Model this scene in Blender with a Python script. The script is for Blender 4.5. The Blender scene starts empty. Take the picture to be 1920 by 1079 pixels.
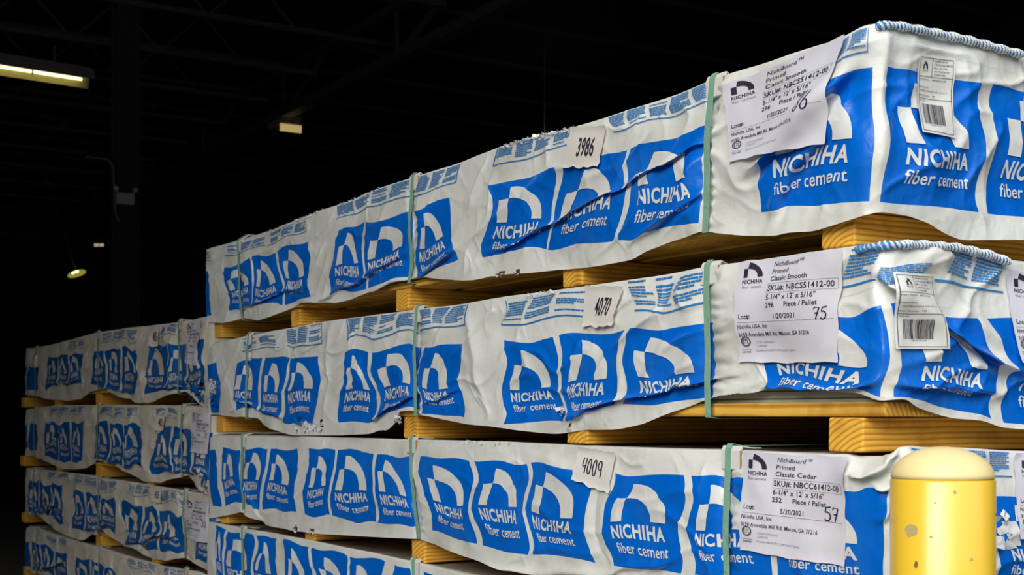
import bpy, bmesh, math, random
import numpy as np
from mathutils import Vector, Matrix

# ------------------------------------------------------------------ camera, light, exposure
SC = bpy.context.scene
COL = SC.collection
FPX = 2500.0                       # focal length in px of a 1920 px wide frame
TH = math.atan(1560.0 / FPX)       # camera yaw against the stacks' long direction
CT, ST = math.cos(TH), math.sin(TH)
HOR = 780.0                        # horizon line in the 1920x1079 frame
ZC = 1.16                          # camera height above the floor

cam_d = bpy.data.cameras.new('camera')
cam = bpy.data.objects.new('camera', cam_d); COL.objects.link(cam)
cam.location = (0, 0, ZC)
cam.rotation_euler = (math.pi / 2, 0, -TH)
cam_d.sensor_fit = 'HORIZONTAL'; cam_d.sensor_width = 36.0
cam_d.lens = FPX / 1920.0 * 36.0
cam_d.shift_y = (HOR - 539.5) / 1920.0
cam_d.clip_end = 200
cam_d.dof.use_dof = True
cam_d.dof.focus_distance = 3.1
cam_d.dof.aperture_fstop = 9.0
SC.camera = cam

SC.view_settings.view_transform = 'Standard'
SC.view_settings.look = 'None'
SC.view_settings.gamma = 1.0
SC.view_settings.use_curve_mapping = False
SC.view_settings.exposure = 0.0

world = bpy.data.worlds.new('overcast_sky'); SC.world = world
world.use_nodes = True
_nt = world.node_tree
_bg = _nt.nodes['Background']
def _wn(kind, op=None):
    n = _nt.nodes.new(kind)
    if op: n.operation = op
    return n
# overcast dome, brighter overhead, with the veiled sun's glow behind and to the left of the camera
_tc = _wn('ShaderNodeTexCoord'); _sx = _wn('ShaderNodeSeparateXYZ')
_nt.links.new(_tc.outputs['Generated'], _sx.inputs[0])
_up = _wn('ShaderNodeMapRange'); _up.inputs['From Min'].default_value = -0.02; _up.inputs['From Max'].default_value = 0.9
_up.inputs['To Min'].default_value = 0.16; _up.inputs['To Max'].default_value = 1.0
_nt.links.new(_sx.outputs['Z'], _up.inputs['Value'])
SUN_AZ, SUN_EL = math.radians(66), math.radians(25)
_sd = (-math.sin(SUN_AZ) * math.cos(SUN_EL), -math.cos(SUN_AZ) * math.cos(SUN_EL), math.sin(SUN_EL))
_dt = _wn('ShaderNodeVectorMath', 'DOT_PRODUCT'); _dt.inputs[1].default_value = _sd
_nt.links.new(_tc.outputs['Generated'], _dt.inputs[0])
_mx = _wn('ShaderNodeMath', 'MAXIMUM'); _mx.inputs[1].default_value = 0.0; _nt.links.new(_dt.outputs['Value'], _mx.inputs[0])
_pw = _wn('ShaderNodeMath', 'POWER'); _pw.inputs[1].default_value = 9.0; _nt.links.new(_mx.outputs[0], _pw.inputs[0])
_gl = _wn('ShaderNodeMath', 'MULTIPLY'); _gl.inputs[1].default_value = 4.9; _nt.links.new(_pw.outputs[0], _gl.inputs[0])
_c1 = _wn('ShaderNodeVectorMath', 'SCALE'); _c1.inputs[0].default_value = (0.86, 0.96, 1.06); _nt.links.new(_up.outputs[0], _c1.inputs['Scale'])
_c2 = _wn('ShaderNodeVectorMath', 'SCALE'); _c2.inputs[0].default_value = (1.02, 0.985, 0.93); _nt.links.new(_gl.outputs[0], _c2.inputs['Scale'])
_sm = _wn('ShaderNodeVectorMath', 'ADD'); _nt.links.new(_c1.outputs[0], _sm.inputs[0]); _nt.links.new(_c2.outputs[0], _sm.inputs[1])
_nt.links.new(_sm.outputs[0], _bg.inputs['Color'])
# dark band added low in the sky, keeping low light out of the gaps
_hz = _wn('ShaderNodeMapRange'); _hz.interpolation_type = 'SMOOTHSTEP'
_hz.inputs['From Min'].default_value = 0.13; _hz.inputs['From Max'].default_value = 0.42
_hz.inputs['To Min'].default_value = 0.06; _hz.inputs['To Max'].default_value = 1.0
_nt.links.new(_sx.outputs['Z'], _hz.inputs['Value'])
_st = _wn('ShaderNodeMath', 'MULTIPLY'); _st.inputs[1].default_value = 1.82; _nt.links.new(_hz.outputs[0], _st.inputs[0])
_nt.links.new(_st.outputs[0], _bg.inputs['Strength'])

# daylight portal in the dock doorway (guides sampling, gives no light of its own)
DOOR_Y = 0.95
DX0, DX1, DH = -10.0, 2.7, 6.0
pl = bpy.data.lights.new('doorway_portal', 'AREA'); pl.shape = 'RECTANGLE'
pl.size = DX1 - DX0; pl.size_y = DH
pl.cycles.is_portal = True
po = bpy.data.objects.new('doorway_portal', pl); COL.objects.link(po)
po.location = ((DX0 + DX1) / 2, DOOR_Y, DH / 2)
po.rotation_euler = (math.radians(90), 0, 0)          # area lights shine along -Z: turn that to +Y
po.rotation_euler = (math.radians(-90), 0, math.radians(180))

# ------------------------------------------------------------------ measuring helpers
def on_front(px, py, D):
    """pixel -> (distance along the stack Y, height z) on the vertical plane X = D"""
    t = (px - 960.0) / FPX
    dep = D / (CT * t + ST)
    return (CT - ST * t) * dep, ZC + (HOR - py) / FPX * dep
def on_end(px, py, un):
    """pixel -> (X, z) on the vertical plane Y = un"""
    t = (px - 960.0) / FPX
    dep = un / (CT - ST * t)
    return (CT * t + ST) * dep, ZC + (HOR - py) / FPX * dep
def at_depth(px, py, d):
    x = (px - 960.0) / FPX * d
    return Vector((CT * x + ST * d, -ST * x + CT * d, ZC + (HOR - py) / FPX * d))

# ------------------------------------------------------------------ noise (vectorised gradient noise)
def _hash(ix, iy, seed):
    n = (ix * 374761393 + iy * 668265263 + seed * 1274126177) & 0x7fffffff
    n = ((n ^ (n >> 13)) * 1274126177) & 0x7fffffff
    n = (n ^ (n >> 16)) & 0xffff
    return n.astype(float) / 65536.0 * 2 * math.pi
def pn(x, y, seed=0):
    x = np.asarray(x, float); y = np.asarray(y, float)
    x, y = np.broadcast_arrays(x, y)
    ix = np.floor(x).astype(np.int64); iy = np.floor(y).astype(np.int64)
    fx = x - ix; fy = y - iy
    def g(dx, dy):
        a = _hash(ix + dx, iy + dy, seed)
        return np.cos(a) * (fx - dx) + np.sin(a) * (fy - dy)
    u = fx * fx * fx * (fx * (fx * 6 - 15) + 10); v = fy * fy * fy * (fy * (fy * 6 - 15) + 10)
    a = g(0, 0) * (1 - u) + g(1, 0) * u
    b = g(0, 1) * (1 - u) + g(1, 1) * u
    return (a * (1 - v) + b * v) * 1.5

# ------------------------------------------------------------------ materials
def new_mat(name):
    m = bpy.data.materials.new(name); m.use_nodes = True
    nt = m.node_tree
    return m, nt, nt.nodes['Principled BSDF']
def N(nt, kind, **kw):
    n = nt.nodes.new(kind)
    for k, v in kw.items():
        if k.startswith('_'): setattr(n, k[1:], v)
        else: n.inputs[k.replace('__', ' ')].default_value = v
    return n
def simple(name, col, rough=0.6, metal=0.0, spec=0.5, emit=None, estr=1.0):
    m, nt, b = new_mat(name)
    b.inputs['Base Color'].default_value = (*col, 1)
    b.inputs['Roughness'].default_value = rough
    b.inputs['Metallic'].default_value = metal
    b.inputs['Specular IOR Level'].default_value = spec
    if emit:
        b.inputs['Emission Color'].default_value = (*emit, 1)
        b.inputs['Emission Strength'].default_value = estr
    return m
def plastic(name, col, dirt, dirt_amt, rough, bump=0.25, spec=0.5):
    """thin printed film: fine crinkle bump and blotches of dust"""
    m, nt, b = new_mat(name)
    tc = N(nt, 'ShaderNodeTexCoord')
    n1 = N(nt, 'ShaderNodeTexNoise', Scale=5.0, Detail=6.0, Roughness=0.62)
    nt.links.new(tc.outputs['Object'], n1.inputs['Vector'])
    r = N(nt, 'ShaderNodeValToRGB')
    r.color_ramp.elements[0].position = 0.50; r.color_ramp.elements[0].color = (0, 0, 0, 1)
    r.color_ramp.elements[1].position = 0.80; r.color_ramp.elements[1].color = (dirt_amt,) * 3 + (1,)
    nt.links.new(n1.outputs['Fac'], r.inputs['Fac'])
    mx = N(nt, 'ShaderNodeMixRGB')
    mx.inputs['Color1'].default_value = (*col, 1); mx.inputs['Color2'].default_value = (*dirt, 1)
    nt.links.new(r.outputs['Color'], mx.inputs['Fac'])
    nt.links.new(mx.outputs['Color'], b.inputs['Base Color'])
    n2 = N(nt, 'ShaderNodeTexNoise', Scale=38.0, Detail=3.0, Roughness=0.5, Distortion=0.8)
    nt.links.new(tc.outputs['Object'], n2.inputs['Vector'])
    bp = N(nt, 'ShaderNodeBump', Strength=bump, Distance=0.006)
    nt.links.new(n2.outputs['Fac'], bp.inputs['Height'])
    nt.links.new(bp.outputs['Normal'], b.inputs['Normal'])
    b.inputs['Roughness'].default_value = rough
    b.inputs['Specular IOR Level'].default_value = spec
    return m
def wood(name, light, dark, end_axis='X', scale=28.0):
    """rings around the board's length: rings on the ends, grain lines on the sides"""
    m, nt, b = new_mat(name)
    tc = N(nt, 'ShaderNodeTexCoord'); oi = N(nt, 'ShaderNodeObjectInfo')
    off = N(nt, 'ShaderNodeVectorMath', _operation='SCALE'); off.inputs[0].default_value = (0.35, 0.06, 0.05)
    nt.links.new(oi.outputs['Random'], off.inputs['Scale'])
    add = N(nt, 'ShaderNodeVectorMath', _operation='ADD')
    nt.links.new(tc.outputs['Object'], add.inputs[0]); nt.links.new(off.outputs[0], add.inputs[1])
    mp = N(nt, 'ShaderNodeMapping')
    mp.inputs['Scale'].default_value = (0.12, 1, 1) if end_axis == 'X' else (1, 0.12, 1)
    mp.inputs['Location'].default_value = (0, 0.02, 0.045)
    nt.links.new(add.outputs[0], mp.inputs['Vector'])
    w = N(nt, 'ShaderNodeTexWave', Scale=scale, Distortion=4.0, Detail=3.0)
    w.inputs['Detail Scale'].default_value = 0.6
    w.wave_type = 'RINGS'; w.rings_direction = end_axis
    nt.links.new(mp.outputs['Vector'], w.inputs['Vector'])
    nz = N(nt, 'ShaderNodeTexNoise', Scale=11.0, Detail=4.0)
    nt.links.new(add.outputs[0], nz.inputs['Vector'])
    r = N(nt, 'ShaderNodeValToRGB')
    r.color_ramp.elements[0].position = 0.0; r.color_ramp.elements[0].color = (*dark, 1)
    r.color_ramp.elements[1].position = 0.55; r.color_ramp.elements[1].color = (*light, 1)
    nt.links.new(w.outputs['Fac'], r.inputs['Fac'])
    r2 = N(nt, 'ShaderNodeValToRGB')
    r2.color_ramp.elements[0].position = 0.30; r2.color_ramp.elements[0].color = (0.45, 0.35, 0.25, 1)
    r2.color_ramp.elements[1].position = 0.50; r2.color_ramp.elements[1].color = (1, 1, 1, 1)
    nt.links.new(nz.outputs['Fac'], r2.inputs['Fac'])
    mx = N(nt, 'ShaderNodeMixRGB', _blend_type='MULTIPLY'); mx.inputs['Fac'].default_value = 0.6
    nt.links.new(r.outputs['Color'], mx.inputs['Color1']); nt.links.new(r2.outputs['Color'], mx.inputs['Color2'])
    nt.links.new(mx.outputs['Color'], b.inputs['Base Color'])
    bp = N(nt, 'ShaderNodeBump', Strength=0.25, Distance=0.004)
    nt.links.new(w.outputs['Fac'], bp.inputs['Height']); nt.links.new(bp.outputs['Normal'], b.inputs['Normal'])
    b.inputs['Roughness'].default_value = 0.75
    b.inputs['Specular IOR Level'].default_value = 0.2
    return m

M_WHITE = plastic('white_film', (0.83, 0.83, 0.775), (0.50, 0.45, 0.33), 0.75, 0.34)
M_BLUE = plastic('blue_print', (0.0, 0.150, 0.68), (0.03, 0.17, 0.54), 0.6, 0.30, 0.25, 0.4)
M_WHITEP = plastic('white_print', (0.83, 0.83, 0.80), (0.50, 0.44, 0.34), 0.5, 0.34)
M_BLUETXT = plastic('blue_small_print', (0.02, 0.22, 0.58), (0.06, 0.25, 0.5), 0.3, 0.4)
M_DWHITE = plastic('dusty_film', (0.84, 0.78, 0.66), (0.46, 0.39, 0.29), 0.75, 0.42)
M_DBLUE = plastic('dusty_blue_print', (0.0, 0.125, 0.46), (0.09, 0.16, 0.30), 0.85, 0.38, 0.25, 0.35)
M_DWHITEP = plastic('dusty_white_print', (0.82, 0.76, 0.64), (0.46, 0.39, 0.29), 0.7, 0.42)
M_TOP = plastic('dusty_top_film', (0.36, 0.33, 0.28), (0.20, 0.16, 0.11), 0.9, 0.7)
M_TORN = plastic('torn_film_inside', (0.72, 0.73, 0.72), (0.35, 0.33, 0.3), 0.9, 0.5, 0.8)
M_PAPER = plastic('label_paper', (0.80, 0.78, 0.86), (0.62, 0.57, 0.52), 0.55, 0.42, 0.08)
M_TAG = plastic('tag_paper', (0.82, 0.76, 0.69), (0.70, 0.62, 0.52), 0.5, 0.6, 0.08, 0.2)
M_INK = simple('black_ink', (0.035, 0.03, 0.05), 0.5)
M_GREY = simple('grey_ink', (0.32, 0.31, 0.34), 0.6)
M_PEN = simple('marker_ink', (0.03, 0.015, 0.06), 0.4)
M_STRAP = plastic('green_strap', (0.25, 0.47, 0.33), (0.36, 0.47, 0.37), 0.5, 0.35, 0.6)
M_CARD = plastic('card_guard', (0.78, 0.77, 0.72), (0.60, 0.52, 0.42), 0.6, 0.6, 0.1, 0.2)
M_CARDEDGE = simple('card_edge', (0.42, 0.22, 0.07), 0.8)
M_WOOD = wood('pine_timber', (0.96, 0.53, 0.075), (0.66, 0.28, 0.025), 'X')
M_WOODL = wood('pine_board', (0.94, 0.55, 0.09), (0.66, 0.30, 0.03), 'Y')
M_DARKSTEEL = simple('dark_steel', (0.17, 0.135, 0.155), 0.6, 0.0, 0.3)
def boards_mat():
    m, nt, b = new_mat('fibre_boards')
    tc = N(nt, 'ShaderNodeTexCoord')
    w = N(nt, 'ShaderNodeTexWave', Scale=20.0, Distortion=0.3); w.bands_direction = 'Z'
    nt.links.new(tc.outputs['Object'], w.inputs['Vector'])
    r = N(nt, 'ShaderNodeValToRGB')
    r.color_ramp.elements[0].position = 0.0; r.color_ramp.elements[0].color = (0.12, 0.11, 0.08, 1)
    r.color_ramp.elements[1].position = 0.18; r.color_ramp.elements[1].color = (0.55, 0.57, 0.44, 1)
    nt.links.new(w.outputs['Fac'], r.inputs['Fac']); nt.links.new(r.outputs['Color'], b.inputs['Base Color'])
    b.inputs['Roughness'].default_value = 0.85
    return m
M_BOARD = boards_mat()

# ------------------------------------------------------------------ object helpers
def mesh_obj(name, verts, faces, mats, mat_idx=None, parent=None, smooth=True, weld=False):
    me = bpy.data.meshes.new(name)
    me.from_pydata([tuple(v) for v in np.asarray(verts).tolist()], [], faces)
    for m in mats: me.materials.append(m)
    if mat_idx is not None: me.polygons.foreach_set('material_index', np.asarray(mat_idx, dtype=np.int32))
    me.polygons.foreach_set('use_smooth', [bool(smooth)] * len(me.polygons))
    me.update()
    o = bpy.data.objects.new(name, me); COL.objects.link(o)
    if parent: o.parent = parent
    return o
def bm_obj(name, bm, mat, parent=None, smooth=False):
    me = bpy.data.meshes.new(name); bm.to_mesh(me); bm.free()
    for m in (mat if isinstance(mat, (list, tuple)) else [mat]): me.materials.append(m)
    if smooth: me.polygons.foreach_set('use_smooth', [True] * len(me.polygons))
    o = bpy.data.objects.new(name, me); COL.objects.link(o)
    if parent: o.parent = parent
    return o
def tag(o, label=None, cat=None, group=None, kind=None):
    if label: o['label'] = label
    if cat: o['category'] = cat
    if group: o['group'] = group
    if kind: o['kind'] = kind
    return o
def empty(name, loc=(0, 0, 0)):
    o = bpy.data.objects.new(name, None); COL.objects.link(o); o.location = loc
    o.empty_display_size = 0.1
    return o
def add_box(bm, x0, x1, y0, y1, z0, z1, mi=0, bevel=0.0, seg=1):
    g = bmesh.ops.create_cube(bm, size=1.0)
    vs = g['verts']
    for v in vs:
        v.co = Vector(((x0 + x1) / 2 + v.co.x * (x1 - x0), (y0 + y1) / 2 + v.co.y * (y1 - y0), (z0 + z1) / 2 + v.co.z * (z1 - z0)))
    fs = set(f for v in vs for f in v.link_faces)
    for f in fs: f.material_index = mi
    if bevel > 0:
        es = list(set(e for v in vs for e in v.link_edges))
        bmesh.ops.bevel(bm, geom=es, offset=bevel, segments=seg, affect='EDGES', profile=0.6)
def add_bar(bm, a, b, r, n=8, mi=0):
    a = Vector(a); b = Vector(b); d = b - a
    q = d.to_track_quat('Z', 'Y').to_matrix().to_4x4()
    M = Matrix.Translation((a + b) / 2) @ q
    g = bmesh.ops.create_cone(bm, cap_ends=True, segments=n, radius1=r, radius2=r, depth=d.length, matrix=M)
    for f in set(f for v in g['verts'] for f in v.link_faces): f.material_index = mi
def add_lathe(bm, prof, n=48, mi=0):
    rings = []
    for r, z in prof:
        if r < 1e-6: rings.append([bm.verts.new((0, 0, z))])
        else: rings.append([bm.verts.new((r * math.cos(2 * math.pi * k / n), r * math.sin(2 * math.pi * k / n), z)) for k in range(n)])
    for A, B in zip(rings[:-1], rings[1:]):
        for k in range(n):
            k2 = (k + 1) % n
            if len(A) == 1 and len(B) == 1: continue
            if len(A) == 1: f = bm.faces.new((A[0], B[k2], B[k]))
            elif len(B) == 1: f = bm.faces.new((A[k], A[k2], B[0]))
            else: f = bm.faces.new((A[k], A[k2], B[k2], B[k]))
            f.material_index = mi; f.smooth = True

# ------------------------------------------------------------------ flat artwork (lettering and marks) as 2D meshes
_cache = {}
def text2d(s, bold=0.0, shear=0.0):
    """lettering as a flat mesh: cap height 1, starting at x = 0; returns verts (n,2), faces"""
    key = (s, bold, shear)
    if key in _cache: return _cache[key]
    cu = bpy.data.curves.new('t', 'FONT'); cu.body = s; cu.size = 1.0; cu.offset = bold; cu.shear = shear; cu.space_character = 1.0 + bold * 3.2
    cu.dimensions = '2D'; cu.fill_mode = 'BOTH'; cu.resolution_u = 3
    o = bpy.data.objects.new('t', cu); COL.objects.link(o)
    dg = bpy.context.evaluated_depsgraph_get(); dg.update()
    me = bpy.data.meshes.new_from_object(o.evaluated_get(dg))
    V = np.array([(v.co.x, v.co.y) for v in me.vertices]).reshape(-1, 2)
    F = [tuple(p.vertices) for p in me.polygons]
    bpy.data.objects.remove(o); bpy.data.curves.remove(cu); bpy.data.meshes.remove(me)
    if len(V):
        V[:, 0] -= V[:, 0].min()
        V[:, 1] /= 0.729                 # cap height of the built-in face
        V[:, 0] /= 0.729
    _cache[key] = (V, F)
    return V, F
def fit_text(s, x0, x1, base, cap, bold=0.0, shear=0.0):
    V, F = text2d(s, bold, shear)
    W = V[:, 0].max()
    V = V.copy(); V[:, 0] = x0 + V[:, 0] / W * (x1 - x0); V[:, 1] = base + V[:, 1] * cap
    return V, F
def rect2d(x0, y0, x1, y1):
    return np.array([(x0, y0), (x1, y0), (x1, y1), (x0, y1)], float), [(0, 1, 2, 3)]
def poly2d(pts):
    return np.array(pts, float), [tuple(range(len(pts)))]
def stroke2d(pts, w, closed=False, sx=1.0):
    """ribbon of width w along a polyline (sx: x-scale of the medium so that strokes keep their width)"""
    P = np.array(pts, float); n = len(P); V = []; F = []
    for i in range(n):
        a = P[(i - 1) % n] if (closed or i > 0) else P[i]; b = P[(i + 1) % n] if (closed or i < n - 1) else P[i]
        d = b - a; L = math.hypot(*d) or 1; nx, ny = -d[1] / L, d[0] / L
        V += [P[i] + np.array((nx * sx, ny)) * w / 2, P[i] - np.array((nx * sx, ny)) * w / 2]
    m = n if closed else n - 1
    for i in range(m):
        j = (i + 1) % n
        F.append((2 * i, 2 * i + 1, 2 * j + 1, 2 * j))
    return np.array(V), F
def merge2d(parts):
    V = []; F = []; I = []; k = 0
    for (v, f), mi in parts:
        V.append(v); F += [tuple(a + k for a in q) for q in f]; I += [mi] * len(f); k += len(v)
    return np.vstack(V), F, I
def grid_cut(V, F, I, nx, ny, x0=0., x1=1., y0=0., y1=1.):
    """cut a flat mesh along a grid so it can follow a wrinkled surface"""
    bm = bmesh.new()
    vs = [bm.verts.new((a, b, 0)) for a, b in V]
    for f, mi in zip(F, I):
        try: q = bm.faces.new([vs[i] for i in f]); q.material_index = mi
        except ValueError: pass
    for k in range(1, nx):
        bmesh.ops.bisect_plane(bm, geom=bm.verts[:] + bm.edges[:] + bm.faces[:], plane_co=(x0 + (x1 - x0) * k / nx, 0, 0), plane_no=(1, 0, 0))
    for k in range(1, ny):
        bmesh.ops.bisect_plane(bm, geom=bm.verts[:] + bm.edges[:] + bm.faces[:], plane_co=(0, y0 + (y1 - y0) * k / ny, 0), plane_no=(0, 1, 0))
    bm.verts.index_update()
    V2 = np.array([(v.co.x, v.co.y) for v in bm.verts]); F2 = [tuple(v.index for v in f.verts) for f in bm.faces]
    I2 = [f.material_index for f in bm.faces]
    bm.free()
    return V2, F2, I2
def bez(p0, p1, p2, p3, n=8):
    return [tuple((1 - t) ** 3 * np.array(p0) + 3 * (1 - t) ** 2 * t * np.array(p1) + 3 * (1 - t) * t * t * np.array(p2) + t ** 3 * np.array(p3)) for t in np.linspace(0, 1, n)]
def n_mark(x0, y0, x1, y1):
    """the two-piece arch mark"""
    S = lambda p: (x0 + p[0] * (x1 - x0), y0 + p[1] * (y1 - y0))
    leg = [(0, 0), (.23, 0), (.23, .615), (0, .615)]
    out = bez((.27, 1.0), (.60, 1.02), (1.0, .60), (1.0, 0), 12)
    inn = bez((.735, 0), (.735, .34), (.60, .615), (.23, .615), 10)
    mid = bez((.23, .615), (.25, .75), (.27, .9), (.27, 1.0), 4)
    arch = out + inn[:-1] + mid[:-1]
    a = [np.array(S(p)) for p in arch]
    # quads between the outer and inner curves keep the arch free of bad ngons
    o = bez((.27, 1.0), (.60, 1.02), (1.0, .60), (1.0, 0), 14)
    i = bez((.23, .615), (.60, .615), (.735, .34), (.735, 0), 14)
    V = np.array([S(p) for p in o + i]); F = [(k, k + 1, 14 + k + 1, 14 + k) for k in range(13)]
    return [((V, F), 0), (poly2d([S(p) for p in leg]), 0)]
def panel_art():
    parts = n_mark(.15, .46, .83, .91)
    parts += [(fit_text('NICHIHA', .15, .83, .295, .130, 0.036), 0), (fit_text('fiber cement', .16, .84, .150, .105, 0.012), 0)]
    m = merge2d(parts)
    return grid_cut(*m, 44, 58), grid_cut(*m, 16, 24)
ART, ART_FAR = panel_art()

def label_art(lines, hand, hand_box):
    """lettering of the big paper labels; unit square, y up"""
    p = [(a, 1) for a, _ in n_mark(.07, .835, .255, .975)]
    T = lambda s, x0, x1, b, c, bo=0.010, sh=0.0, mi=1: p.append((fit_text(s, x0, x1, 1 - b, c, bo, sh), mi))
    R = lambda x0, y0, x1, y1, mi=1: p.append((rect2d(x0, 1 - y1, x1, 1 - y0), mi))
    T('NICHIHA', .065, .26, .228, .042, .02); T('fiber cement', .065, .26, .275, .030, .004, 0, 2)
    T('NichiBoard™', .36, .68, .083, .046, 0, .25)
    T('Primed', .35, .53, .153, .046, 0, .12)
    T(lines[0], .345, .72, .222, .046)
    R(.325, .245, .975, .248, 2); R(.325, .337, .975, .340, 2); R(.325, .245, .328, .34, 2); R(.972, .245, .975, .34, 2)
    T(lines[1], .335, .945, .318, .056, .012)
    T(lines[2], .33, .80, .402, .050)
    T(lines[3], .325, .415, .475, .048); T('Piece / Pallet', .515, .82, .475, .048)
    T('Lot#:', .04, .155, .572, .048); T(lines[4], .405, .615, .582, .048, .006)
    R(.03, .606, .97, .6085)
    T('Nichiha USA, Inc', .03, .33, .665, .040); T('3150 Avondale Mill Rd. Macon, GA 31216', .03, .755, .742, .040)
    ring = [(.085 + .044 * math.cos(a), .208 + .046 * math.sin(a)) for a in np.linspace(0, 2 * math.pi, 25)[:-1]]
    p.append((stroke2d(ring, .007, True), 1))
    ring2 = [(.085 + .036 * math.cos(a), .208 + .037 * math.sin(a)) for a in np.linspace(0, 2 * math.pi, 25)[:-1]]
    p.append((stroke2d(ring2, .003, True), 1))
    T('ETL', .057, .113, .812, .045, .004); R(.035, .872, .14, .875); T('Intertek', .04, .13, .905, .022, .004)
    T('CODE COMPLIANCE', .19, .385, .81, .020, 0, 0, 2); T('CCRR-0258', .19, .29, .845, .020, 0, 0, 2)
    T('Complies with ASTM C1186 Grade II Type A', .18, .60, .892, .022, 0, .1, 2)
    hx0, hx1, hy0, hy1 = hand_box
    for st in hand:
        p.append((stroke2d([(hx0 + a * (hx1 - hx0), 1 - hy1 + b * (hy1 - hy0)) for a, b in st], .0115), 3))
    return grid_cut(*merge2d(p), 24, 24)
def dig(c):
    """handwritten digits as strokes in a unit box"""
    arc = lambda cx, cy, rx, ry, a0, a1, n=10: [(cx + rx * math.cos(math.radians(a)), cy + ry * math.sin(math.radians(a))) for a in np.linspace(a0, a1, n)]
    return {'0': [arc(.5, .5, .38, .5, 90, 450, 18)],
            '2': [arc(.5, .72, .4, .28, 170, -40) + [(.1, 0), (.95, .05)]],
            '3': [arc(.45, .76, .4, .24, 150, -90) + arc(.45, .26, .45, .26, 90, -150)],
            '4': [[(.15, 1), (.05, .55), (.15, .4), (.8, .5)], [(.85, 1), (.8, 0)]],
            '5': [[(.95, 1), (.2, .95), (.12, .6)] + arc(.4, .32, .5, .32, 110, -140)],
            '6': [[(.75, 1), (.3, .6)] + arc(.5, .25, .38, .27, 150, -210, 14)],
            '7': [[(0, .82), (.15, .98), (.9, .95), (.4, 0)], [(.2, .5), (.85, .52)]],
            '8': [arc(.5, .75, .28, .25, -60, 240, 12) + arc(.5, .25, .38, .27, 110, -240, 14)],
            '9': [arc(.45, .72, .38, .28, 20, 380, 14) + [(.85, .4), (.75, 0)]]}[c]
def hand(s):
    n = len(s); out = []
    for k, c in enumerate(s):
        for st in dig(c): out.append([((k + .08 + a * .8) / n, b) for a, b in st])
    return out
def tag_art(s, written=False, mirror=False):
    p = []
    if written:
        for st in hand(s):
            p.append((stroke2d([(.20 + a * .56, .30 + b * .42) for a, b in st], .028), 0))
    else:
        p.append((fit_text(s, .36, .80, .28, .46, .02, 0.0), 0))
    return grid_cut(*merge2d([(a, 1) for a, _ in p]), 12, 12)
def barcode_art(pn_):
    p = []
    T = lambda s, x0, x1, b, c, bo=0.004, mi=1: p.append((fit_text(s, x0, x1, b, c, bo), mi))
    R = lambda x0, y0, x1, y1, mi=1: p.append((rect2d(x0, y0, x1, y1), mi))
    for y in (.03, .46, .735, .965): R(.04, y - .003, .95, y + .003)
    R(.035, .03, .045, .965); R(.945, .03, .955, .965); R(.40, .735, .41, .965)
    p.extend((a, 1) for a, _ in n_mark(.15, .83, .29, .92)); T('NICHIHA', .14, .30, .80, .018)
    for k, s in enumerate(('NICHIHA USA INC', '3150 Avondale Mill Rd', 'Macon, GA 31216', 'www.Nichiha.com', '770-805-9466')):
        T(s, .46, (.82, .93, .80, .86, .76)[k], .925 - k * .041, .022)
    T('Part Number:', .05, .36, .69, .020); T(pn_, .42, .78, .69, .020, .01)
    T('Description:', .05, .34, .595, .018); T('NichiBoard Smooth 5-1/4 x 5/16 x 12', .08, .85, .55, .020)
    T('Pallet Quantity:', .05, .40, .49, .018, .01); T('296', .45, .54, .49, .020, .01)
    T('Part No:', .07, .25, .425, .018)
    rnd = random.Random(5); x = .14
    while x < .72:
        w = rnd.choice((.008, .008, .014, .02)); R(x, .13, x + w, .39); x += w + rnd.choice((.008, .012, .018))
    T(pn_, .30, .58, .105, .016)
    return grid_cut(*merge2d(p), 12, 20)

# ------------------------------------------------------------------ wrapped bundles
class Wrap: pass
def gauss(a, s):
    if s < .5: return a
    r = int(3 * s); k = np.exp(-0.5 * (np.arange(-r, r + 1) / s) ** 2); k /= k.sum()
    return np.convolve(np.pad(a, r, mode='edge'), k, 'valid')
def make_frame(D, un, L, W):
    """geometry of the wrap's loop seen from above: p < 0 long face, p > 0 near end face"""
    w = Wrap(); w.D, w.un, w.L, w.W = D, un, L, W; w.r = 0.03
    return w
def loop_xy(w, p):
    """p -> (x, y, nx, ny) on the rounded rectangle"""
    p = np.asarray(p, float); r = w.r; D, un, L, W = w.D, w.un, w.L, w.W
    x = np.empty_like(p); y = np.empty_like(p); nx = np.empty_like(p); ny = np.empty_like(p)
    s = p < -L; x[s] = D + (-L - p[s]); y[s] = un + L; nx[s] = 0; ny[s] = 1
    s = (p >= -L) & (p <= 0); x[s] = D; y[s] = un - p[s]; nx[s] = -1; ny[s] = 0
    s = (p > 0) & (p <= W); x[s] = D + p[s]; y[s] = un; nx[s] = 0; ny[s] = -1
    s = p > W; x[s] = D + W; y[s] = un + (p[s] - W); nx[s] = 1; ny[s] = 0
    for c, (cx, cy), a0 in ((0.0, (D + r, un + r), 180), (-L, (D + r, un + L - r), 90), (W, (D + W - r, un + r), 270)):
        s = np.abs(p - c) < r
        a = np.radians(a0 + ((p[s] - c) / r + 1) * 45.0)
        x[s] = cx + r * np.cos(a); y[s] = cy + r * np.sin(a); nx[s] = np.cos(a); ny[s] = np.sin(a)
    return x, y, nx, ny
def px_p(w, px):
    """pixel column -> loop coordinate"""
    y, _ = on_front(px, 0, w.D)
    if y >= w.un: return -(y - w.un)
    x, _ = on_end(px, 0, w.un)
    return x - w.D
def px_pz(w, px, py):
    y, z = on_front(px, py, w.D)
    if y >= w.un: return -(y - w.un), z
    x, z = on_end(px, py, w.un)
    return x - w.D, z
def rail(w, pts, smooth=0.012):
    P = sorted(px_pz(w, *q) for q in pts)
    pp = np.array([a for a, _ in P]); zz = np.array([b for _, b in P])
    s = np.arange(-w.L - w.W, w.W + w.L, 0.004)
    return s, gauss(np.interp(s, pp, zz), smooth / 0.004)

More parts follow.
